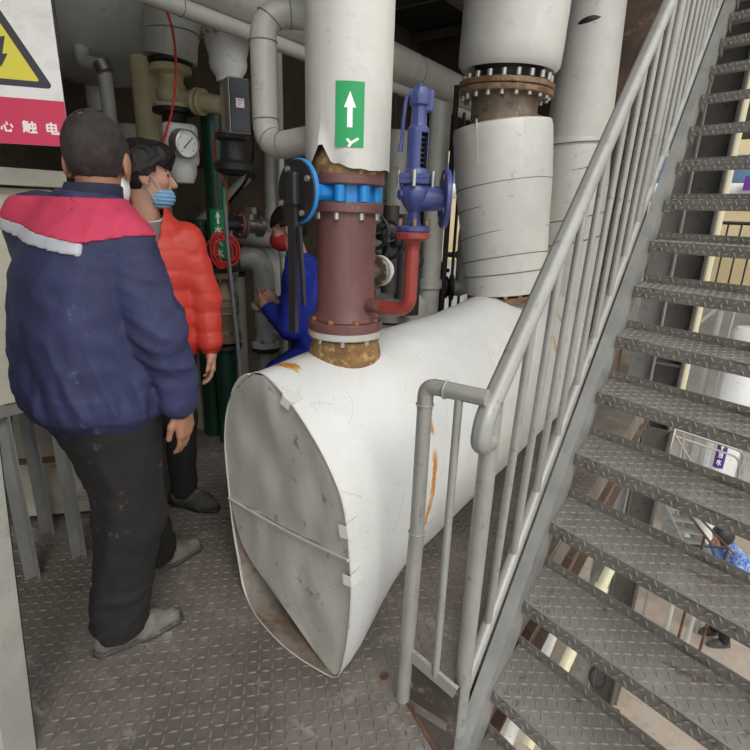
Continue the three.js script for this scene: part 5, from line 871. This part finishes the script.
// --- the man in the navy winter jacket, seen from behind
{
  const base = atY(127, 640, 0), az = 25 * Math.PI / 180, F = flatAhead.clone().multiplyScalar(Math.cos(az)).addScaledVector(flatRight, Math.sin(az));
  const J = { hip: [-0.05, 0.9, 0], chest: [-0.055, 1.18, 0], neck: [-0.075, 1.41, 0.02], head: [-0.1, 1.522, 0.045], headYaw: 0.62, headPitch: 0.22, shL: [0.12, 1.36, -0.01], elL: [0.2, 1.12, 0.08], wrL: [0.09, 1.02, 0.2], shR: [-0.215, 1.325, 0.02], elR: [-0.292, 1.1, 0.04], wrR: [-0.305, 0.885, 0.085], hipL: [0.05, 0.88, 0], knL: [0.15, 0.48, 0.18], anL: [0.23, 0.09, 0.32], hipR: [-0.13, 0.88, 0], knR: [-0.065, 0.48, 0.03], anR: [0.0, 0.09, -0.02], skin: M.skin };
  J.hands = [handField(J.wrR, [0.05, -1, 0.12], [0.9, 0, -0.2], -1, 0.32), handField(J.wrL, [-1, -0.1, 0.3], [0, 0, -1], 1, 0.5)];
  const { g } = person('worker in navy winter jacket with red yoke, back turned, arm hanging', base, F, J);
  g.scale.set(0.86, 1, 0.96);
  const torso = trunk([[0.83, 0.198, 0.15, -0.04, 0.0], [0.875, 0.215, 0.168, -0.04, -0.005], [0.96, 0.212, 0.168, -0.04, -0.012], [1.1, 0.206, 0.166, -0.04, -0.02], [1.25, 0.2, 0.155, -0.045, -0.018], [1.34, 0.186, 0.135, -0.062, 0.0], [1.40, 0.15, 0.105, -0.068, 0.01], [1.45, 0.085, 0.08, -0.073, 0.02]]);
  const shoulders = blend([torso, cap([-0.09, 1.385, 0.01], [-0.19, 1.335, 0.02], 0.05, 0.062), cap([-0.06, 1.39, 0.01], [0.1, 1.36, -0.01], 0.05, 0.062)], 0.06);
  const sleeveR = limb([J.shR, J.elR, [-0.304, 0.91, 0.08]], [0.076, 0.068, 0.052]), sleeveL = limb([J.shL, J.elL, [0.11, 1.03, 0.185]], [0.085, 0.076, 0.058]);
  const fold = (x, y, z) => { // hanging folds on the back, crumples in the sleeves and over the gathered hem
    const low = Math.max(0, Math.min(1, (1.28 - y) / 0.3)) * Math.max(0, Math.min(1, (y - 0.835) / 0.07)), a = Math.atan2(x, -z);
    return low * 0.019 * ridged(a * 1.2 + y * 0.9, y * 0.5, 1.5, 2.2) + low * 0.012 * ridged(a * 1.3 - y * 1.4, y * 0.8, 7.5, 3.1) + Math.max(0, Math.min(1, (y - 0.835) / 0.04)) * 0.004 * ridged(x, y * 1.4, z, 10) + (y < 0.95 ? Math.max(0, Math.min(1, (y - 0.84) / 0.04)) * 0.006 * ridged(a * 3, y * 0.4, 4, 2.2) : 0);
  };
  const armFold = (x, y, z) => Math.max(0.15, Math.min(1, (1.31 - y) / 0.1)) * 0.013 * ridged(x * 0.7 + z, y * 1.6 - x * 0.7, z * 0.6, 8.0) + 0.003 * ridged(x, y, z, 22);
  const jacket = (x, y, z) => { const t = shoulders(x, y, z) - fold(x, y, z), w = armFold(x, y, z); return smin(smin(t, sleeveL(x, y, z) - w, 0.07), sleeveR(x, y, z) - w, 0.012); };
  const jk = obj('jacket', netMesh(jacket, [-0.42, 0.76, -0.3], [0.4, 1.48, 0.42], 0.0075), M.navy, g); jk.userData.label = 'navy padded jacket with gathered hem';
  const stripY = (x, z) => 1.316 + 0.15 * (x + 0.12);
  const inTorso = (x, y, z) => shoulders(x, y, z) - fold(x, y, z) * 0.6;
  obj('red_yoke', netMesh((x, y, z) => Math.max(near(jacket, 0.0055)(x, y, z), (x > -0.2 ? stripY(x, z) + 0.028 : 1.334 + (-0.2 - x) * 0.2) - y, y - 1.44, z - 0.1), [-0.3, 1.26, -0.26], [0.3, 1.47, 0.2], 0.0055), M.yoke, jk);
  obj('reflective_strip', netMesh((x, y, z) => Math.max(near(jacket, 0.0065)(x, y, z), stripY(x, z) - y, y - stripY(x, z) - 0.03, -x - 0.2, z - 0.1), [-0.3, 1.25, -0.26], [0.3, 1.43, 0.26], 0.0055), M.reflect, jk);
  const wb = trunk([[0.81, 0.182, 0.142, -0.042, 0.002], [0.85, 0.196, 0.152, -0.04, 0.0], [0.87, 0.2, 0.152, -0.04, 0]]); obj('waistband', netMesh((x, y, z) => wb(x, y, z), [-0.3, 0.76, -0.22], [0.24, 0.9, 0.22], 0.0075), M.navy, jk);
  obj('cuff', netMesh(cap([-0.304, 0.92, 0.078], [-0.305, 0.893, 0.084], 0.048, 0.043), [-0.38, 0.82, 0.0], [-0.23, 0.99, 0.16], 0.008), M.navyDark, jk);
  const cl = cap([-0.088, 1.42, 0.02], [-0.096, 1.463, 0.028], 0.08, 0.072), nk = cap([-0.086, 1.3, 0.022], [-0.1, 1.6, 0.034], 0.058, 0.056);
  obj('collar', netMesh((x, y, z) => Math.max(cl(x, y, z) - 0.003 * ridged(x, y, z, 20), -nk(x, y, z), y - 1.475 + (z > 0.06 ? (z - 0.06) * 0.5 : 0)), [-0.21, 1.33, -0.09], [0.04, 1.54, 0.14], 0.006), M.navyDark, jk);
  const legs = blend([limb([J.hipR, J.knR, [0.0, 0.11, -0.015]], [0.112, 0.098, 0.08]), limb([J.hipL, J.knL, [0.225, 0.11, 0.315]], [0.112, 0.098, 0.078]), cap([-0.05, 0.86, 0], [-0.045, 0.75, 0.01], 0.145, 0.115)], 0.05);
  const tr = (x, y, z) => Math.max(legs(x, y, z) - 0.013 * ridged(x * 1.3 + z, y * 0.6 + x * 0.8, z, 5) - 0.004 * ridged(x + z, y, z, 14) - (y < 0.25 ? 0.008 * ridged(x * 0.4, y * 2.2, z * 0.4, 11) : 0), 0.055 - y, y - 0.93);
  obj('trousers', netMesh(tr, [-0.32, 0.02, -0.24], [0.45, 0.98, 0.5], 0.0105), M.trousers, g);
  for (const [an, td] of [[J.anR, [-0.5, 0.85]], [J.anL, [-0.3, 0.95]]]) { const s = shoeField(an, td, 0.29), sh = obj('shoe', netMesh(s.up, s.lo, s.hi, 0.008), M.shoe, g); obj('sole', netMesh(s.sole, s.lo, s.hi, 0.008), M.shoeDark, sh); }
  const hf = (x, y, z) => { const d = ell([0, 0.03, -0.012], [0.0815, 0.0935, 0.1015])(x, y, z), a = Math.max(d, -0.005 - y + Math.max(0, z) * 1.6 - (z < -0.02 ? 0.085 : 0.0), -(Math.hypot(x - 0.012, y - 0.088, z + 0.068) - 0.018)); return Math.max(a + 0.0015 * nz(x * 90, y * 90, z * 90), -EARS(x, y, z) + 0.002); };
  const ht = turnY(hf, J.head, J.headYaw, J.headPitch); obj('hair', netMesh(ht, [J.head[0] - 0.13, J.head[1] - 0.11, J.head[2] - 0.14], [J.head[0] + 0.13, J.head[1] + 0.15, J.head[2] + 0.14], 0.0042), M.hairShort, g);
  const mk = turnY((x, y, z) => Math.max(near(ell([0, -0.05, 0.03], [0.064, 0.06, 0.07]), 0.004)(x, y, z), 0.0 - z, -0.12 - y), J.head, J.headYaw, J.headPitch), mkO = obj('face_mask', netMesh(mk, [J.head[0] - 0.14, J.head[1] - 0.14, J.head[2] - 0.14], [J.head[0] + 0.14, J.head[1] + 0.06, J.head[2] + 0.15], 0.0045), M.maskWhite, g);
  const stp = turnY((x, y, z) => Math.min(...[-1, 1].map((s) => cap([s * 0.062, -0.035, 0.045], [s * 0.082, -0.03, -0.012], 0.0022)(x, y, z))), J.head, J.headYaw, J.headPitch); obj('ear_loop', netMesh(stp, [J.head[0] - 0.12, J.head[1] - 0.1, J.head[2] - 0.12], [J.head[0] + 0.12, J.head[1] + 0.04, J.head[2] + 0.12], 0.003), M.maskWhite, mkO);
}
// --- the man in the orange quilted jacket, head turned to the pipes
{
  const base = atY(186, 506, 0), az = 172 * Math.PI / 180, F = flatAhead.clone().multiplyScalar(Math.cos(az)).addScaledVector(flatRight, Math.sin(az));
  const J = { hip: [-0.06, 0.9, 0], chest: [-0.06, 1.15, 0], neck: [-0.055, 1.37, -0.01], head: [-0.04, 1.535, 0.01], headYaw: 1.88, headPitch: 0.05, shL: [0.095, 1.285, 0.0], elL: [0.155, 1.04, 0.0], wrL: [0.178, 0.82, 0.05], shR: [-0.215, 1.285, 0], elR: [-0.28, 1.04, 0], wrR: [-0.27, 0.82, 0.06], hipL: [0.02, 0.88, 0], knL: [0.01, 0.48, 0.02], anL: [0.0, 0.09, -0.01], hipR: [-0.14, 0.88, 0], knR: [-0.15, 0.48, 0.03], anR: [-0.16, 0.09, 0.0], skin: M.skinPale };
  J.hands = [handField(J.wrL, [0.0, -1, 0.1], [-0.9, 0, 0.3], -1, 0.35), handField(J.wrR, [0, -1, 0.1], [0.9, 0, 0.3], 1, 0.35)];
  const { g } = person('worker in orange-red quilted jacket with lowered blue mask, looking sideways', base, F, J);
  const torso = trunk([[0.80, 0.165, 0.13, -0.06, 0], [0.84, 0.185, 0.145, -0.06, 0], [1.0, 0.18, 0.14, -0.06, 0], [1.15, 0.185, 0.142, -0.06, 0], [1.26, 0.178, 0.128, -0.06, 0], [1.33, 0.14, 0.1, -0.057, -0.01], [1.385, 0.09, 0.085, -0.055, -0.01], [1.43, 0.082, 0.088, -0.052, -0.005], [1.45, 0.078, 0.085, -0.052, -0.005]]);
  const sL = limb([J.shL, J.elL, [0.176, 0.845, 0.045]], [0.07, 0.062, 0.048]), sR = limb([J.shR, J.elR, [-0.27, 0.845, 0.055]], [0.07, 0.062, 0.048]);
  const quilt = (y) => 0.007 * Math.sqrt(Math.abs(Math.sin((y - 0.02) * Math.PI / 0.082)));
  const jf = (x, y, z) => { const t = torso(x, y, z) - quilt(y) - 0.004 * ridged(x, y, z, 10), s = Math.min(sL(x, y, z), sR(x, y, z)) - quilt(y + 0.02) * 0.8 - 0.004 * ridged(x, y, z, 13); return smin(t, s, 0.02); };
  const gap = (x, y, z) => z > 0.02 && y > 0.98 ? Math.abs(x + 0.045 - (y - 1.0) * 0.02) - (0.014 + (y - 0.98) * 0.11) : 1;
  const inner = (x, y, z) => torso(x, y, z) + 0.012;
  const jk = obj('jacket', netMesh((x, y, z) => Math.max(jf(x, y, z), -inner(x, y, z), z > 0.02 && y > 0.98 ? -gap(x, y, z) : -1, y > 1.385 ? -cap([-0.055, 1.3, -0.005], [-0.05, 1.6, 0], 0.066)(x, y, z) : -1), [-0.38, 0.76, -0.2], [0.27, 1.48, 0.22], 0.0075), M.orangeRed, g); jk.userData.label = 'orange-red quilted jacket worn open';
  obj('shirt', netMesh((x, y, z) => Math.max(torso(x, y, z) + 0.015, y - 1.36), [-0.3, 0.78, -0.2], [0.2, 1.4, 0.2], 0.012), M.shirt, g);
  obj('shirt_collar', sweep([...Array(25).keys()].map((i) => { const a = i / 24 * 2 * Math.PI; return V(-0.055 + Math.cos(a) * 0.066, 1.372 - 0.02 * Math.sin(a) , -0.005 + Math.sin(a) * 0.068); }), 0.006, 8), M.maskWhite, g);
  const zp = [...Array(12).keys()].map((i) => { const y = 0.84 + i * 0.012; return V(-0.047, y, 0.155); }); obj('zip', sweep(zp, 0.004, 6), M.redTag, jk);
  const legs = blend([limb([J.hipL, J.knL, [0, 0.1, -0.005]], [0.09, 0.072, 0.058]), limb([J.hipR, J.knR, [-0.16, 0.1, 0]], [0.09, 0.072, 0.058])], 0.03);
  obj('trousers', netMesh((x, y, z) => Math.max(legs(x, y, z) - 0.005 * ridged(x, y, z, 8), 0.06 - y, y - 0.93), [-0.3, 0.03, -0.15], [0.16, 0.96, 0.18], 0.011), M.blackCloth, g);
  for (const [an, td] of [[J.anL, [1, 0.45]], [J.anR, [0.3, 1]]]) { const s = shoeField(an, td, 0.26), sh = obj('shoe', netMesh(s.up, s.lo, s.hi, 0.008), M.shoeDark, g); obj('sole', netMesh(s.sole, s.lo, s.hi, 0.009), M.black, sh); }
  const hf = (x, y, z) => { const d = blend([ell([0, 0.036, -0.016], [0.09, 0.102, 0.108]), ell([0, 0.085, 0.05], [0.07, 0.045, 0.06])], 0.03)(x, y, z) - 0.006 * ridged(x * 1.5, y, z, 26); const line = z > 0.035 ? 0.03 - y + (0.085 - z) * 0.35 : z > -0.02 ? 0.018 - y + Math.max(0, (0.02 - z)) * -1.4 : -0.055 - y; return Math.max(d, line); };
  obj('hair', netMesh(turnY(hf, J.head, J.headYaw, J.headPitch), [J.head[0] - 0.15, J.head[1] - 0.1, J.head[2] - 0.15], [J.head[0] + 0.16, J.head[1] + 0.17, J.head[2] + 0.15], 0.0045), M.hair, g);
  const mk = (x, y, z) => Math.max(near(ell([0, -0.075, 0.05], [0.056, 0.048, 0.058]), 0.0035)(x, y, z) - 0.002 * Math.sin(y * 420), 0.012 - z, y + 0.045, -0.125 - y);
  const mo = obj('face_mask', netMesh(turnY(mk, J.head, J.headYaw, J.headPitch), [J.head[0] - 0.15, J.head[1] - 0.15, J.head[2] - 0.15], [J.head[0] + 0.15, J.head[1] + 0.0, J.head[2] + 0.15], 0.004), M.maskBlue, g);
  const stp = turnY((x, y, z) => Math.min(...[-1, 1].flatMap((s) => [cap([s * 0.052, -0.055, 0.055], [s * 0.083, 0.022, 0.0], 0.0024)(x, y, z), cap([s * 0.05, -0.1, 0.035], [s * 0.08, -0.03, -0.012], 0.0024)(x, y, z)])), J.head, J.headYaw, J.headPitch); obj('ear_loop', netMesh(stp, [J.head[0] - 0.12, J.head[1] - 0.13, J.head[2] - 0.12], [J.head[0] + 0.12, J.head[1] + 0.05, J.head[2] + 0.12], 0.003), M.maskWhite, mo);
  const ey = turnY((x, y, z) => Math.min(ell([0.032, 0.008, 0.079], [0.013, 0.006, 0.007])(Math.abs(x), y, z), cap([0.02, 0.026, 0.086], [0.048, 0.026, 0.072], 0.0035)(Math.abs(x), y, z)), J.head, J.headYaw, J.headPitch); obj('eyes', netMesh(ey, [J.head[0] - 0.12, J.head[1] - 0.03, J.head[2] - 0.12], [J.head[0] + 0.12, J.head[1] + 0.05, J.head[2] + 0.12], 0.003), M.hair, g);
}
// --- the man in royal blue overalls stooping behind the vessel
{
  const base = at(309, 362, 3.0).setY(0), az = -82 * Math.PI / 180, F = flatAhead.clone().multiplyScalar(Math.cos(az)).addScaledVector(flatRight, Math.sin(az));
  const J = { hip: [0, 0.66, -0.08], chest: [0, 0.95, -0.02], neck: [0, 1.16, 0.05], head: [0, 1.315, 0.11], headYaw: 0.12, headPitch: 0.25, shL: [0.15, 1.07, 0.02], elL: [0.2, 0.8, 0.05], wrL: [0.11, 0.89, 0.22], shR: [-0.15, 1.07, 0.02], elR: [-0.2, 0.84, 0.1], wrR: [-0.03, 0.9, 0.2], hipL: [0.1, 0.64, -0.08], knL: [0.14, 0.42, 0.24], anL: [0.13, 0.09, -0.02], hipR: [-0.1, 0.64, -0.08], knR: [-0.13, 0.42, 0.24], anR: [-0.12, 0.09, -0.02], skin: M.skinPale };
  J.hands = [handField(J.wrL, [-0.45, 0.35, 0.6], [-0.7, 0, -0.3], 1, 0.55), handField(J.wrR, [0.3, 0.4, 0.6], [0.8, 0, -0.3], -1, 0.55)];
  const { g } = person('stooping worker in royal blue overalls and red mask behind the vessel', base, F, J);
  const torso = trunk([[0.55, 0.19, 0.16, 0, -0.07], [0.75, 0.185, 0.15, 0, -0.05], [0.95, 0.19, 0.15, 0, -0.02], [1.06, 0.17, 0.125, 0, 0.01], [1.13, 0.12, 0.1, 0, 0.03], [1.17, 0.08, 0.08, 0, 0.045]]);
  const sl = limb([J.shL, J.elL, [0.12, 0.875, 0.19]], [0.078, 0.06, 0.042]), sr = limb([J.shR, J.elR, [-0.06, 0.89, 0.17]], [0.08, 0.068, 0.046]);
  obj('jacket', netMesh((x, y, z) => smin(torso(x, y, z) - 0.007 * ridged(x, y * 0.8, z, 7), Math.min(sl(x, y, z), sr(x, y, z)) - 0.007 * ridged(x, y, z, 11), 0.025), [-0.36, 0.5, -0.3], [0.36, 1.2, 0.3], 0.0095), M.royal, g);
  const cl = cap([0, 1.13, 0.04], [0, 1.185, 0.058], 0.075, 0.068), nk = cap([0, 1.05, 0.03], [0, 1.3, 0.07], 0.06); obj('collar', netMesh((x, y, z) => Math.max(cl(x, y, z), -nk(x, y, z), y - 1.2), [-0.12, 1.04, -0.07], [0.12, 1.24, 0.16], 0.007), M.royal, g);
  const legs = blend([limb([J.hipL, J.knL, [0.13, 0.1, -0.01]], [0.11, 0.085, 0.065]), limb([J.hipR, J.knR, [-0.12, 0.1, -0.01]], [0.11, 0.085, 0.065])], 0.04);
  obj('trousers', netMesh((x, y, z) => Math.max(legs(x, y, z), 0.06 - y), [-0.28, 0.03, -0.25], [0.28, 0.8, 0.4], 0.014), M.royal, g);
  for (const an of [J.anL, J.anR]) { const s = shoeField(an, [0, 1], 0.27); obj('shoe', netMesh((x, y, z) => Math.min(s.up(x, y, z), s.sole(x, y, z)), s.lo, s.hi, 0.01), M.shoeDark, g); }
  const hf = (x, y, z) => { const d = ell([0, 0.034, -0.014], [0.088, 0.1, 0.108])(x, y, z) - 0.005 * ridged(x, y, z, 24); return Math.max(d, z > 0.03 ? 0.03 - y + (0.08 - z) * 0.4 : z > -0.02 ? 0.02 - y : -0.07 - y); };
  obj('hair', netMesh(turnY(hf, J.head, J.headYaw, J.headPitch), [J.head[0] - 0.13, J.head[1] - 0.12, J.head[2] - 0.15], [J.head[0] + 0.13, J.head[1] + 0.16, J.head[2] + 0.15], 0.005), M.hair, g);
  const mk = (x, y, z) => Math.max(near(ell([0, -0.045, 0.04], [0.064, 0.062, 0.08]), 0.004)(x, y, z), 0.02 - z + Math.max(0, -0.04 - y) * 0.2, y + 0.005, -0.12 - y);
  obj('face_mask', netMesh(turnY(mk, J.head, J.headYaw, J.headPitch), [J.head[0] - 0.14, J.head[1] - 0.15, J.head[2] - 0.12], [J.head[0] + 0.14, J.head[1] + 0.04, J.head[2] + 0.17], 0.0045), M.maskRed, g);
}
// --- the person in the yard below
{
  const bd = atY(733, 552, -2.3), F = flatRight.clone().negate(), base = bd.clone().addScaledVector(F, -0.06);
  // shown from above, stooping: dark hood and a blue patterned jacket
  const J = { hip: [0, 0.9, -0.1], chest: [0, 1.18, 0.02], neck: [0, 1.38, 0.14], head: [0, 1.5, 0.24], headYaw: 0, headPitch: 0.5, shL: [0.17, 1.33, 0.1], elL: [0.24, 1.08, 0.16], wrL: [0.16, 0.98, 0.36], shR: [-0.17, 1.33, 0.1], elR: [-0.24, 1.08, 0.16], wrR: [-0.16, 0.98, 0.36], hipL: [0.1, 0.88, -0.1], knL: [0.1, 0.48, 0.0], anL: [0.1, 0.09, -0.05], hipR: [-0.1, 0.88, -0.1], knR: [-0.1, 0.48, 0.0], anR: [-0.1, 0.09, -0.05], skin: M.skinPale };
  J.hands = [handField(J.wrL, [-0.1, 0, 1], [0, -1, 0], 1, 0.4), handField(J.wrR, [0.1, 0, 1], [0, -1, 0], -1, 0.4)];
  const { g } = person('person in blue patterned jacket with dark hood down in the yard', base, F, J); g.position.y = -3.6;
  const torso = trunk([[0.78, 0.2, 0.17, 0, -0.12], [1.0, 0.21, 0.17, 0, -0.05], [1.25, 0.21, 0.17, 0, 0.06], [1.36, 0.15, 0.13, 0, 0.12], [1.42, 0.08, 0.08, 0, 0.15]]);
  const s1 = limb([J.shL, J.elL, [0.165, 1.0, 0.33]], [0.085, 0.07, 0.05]), s2 = limb([J.shR, J.elR, [-0.165, 1.0, 0.33]], [0.085, 0.07, 0.05]);
  obj('jacket', netMesh((x, y, z) => smin(torso(x, y, z), Math.min(s1(x, y, z), s2(x, y, z)), 0.03), [-0.36, 0.74, -0.35], [0.36, 1.5, 0.42], 0.014), M.patternBlue, g);
  obj('hood', netMesh(turnY((x, y, z) => Math.max(ell([0, 0.02, -0.02], [0.105, 0.13, 0.125])(x, y, z), z - 0.06), J.head, 0, 0.5), [-0.17, 1.28, 0.02], [0.17, 1.7, 0.42], 0.01), M.black, g);
  const legs = blend([limb([J.hipL, J.knL, J.anL], [0.1, 0.08, 0.06]), limb([J.hipR, J.knR, J.anR], [0.1, 0.08, 0.06])], 0.03); obj('trousers', netMesh((x, y, z) => Math.max(legs(x, y, z), 0.05 - y), [-0.24, 0.03, -0.25], [0.24, 1.0, 0.2], 0.016), M.blackCloth, g);
  for (const an of [J.anL, J.anR]) { const s = shoeField(an, [0, 1], 0.27); obj('shoe', netMesh((x, y, z) => Math.min(s.up(x, y, z), s.sole(x, y, z)), s.lo, s.hi, 0.012), M.shoeDark, g); }
}

renderer.render(scene, camera);
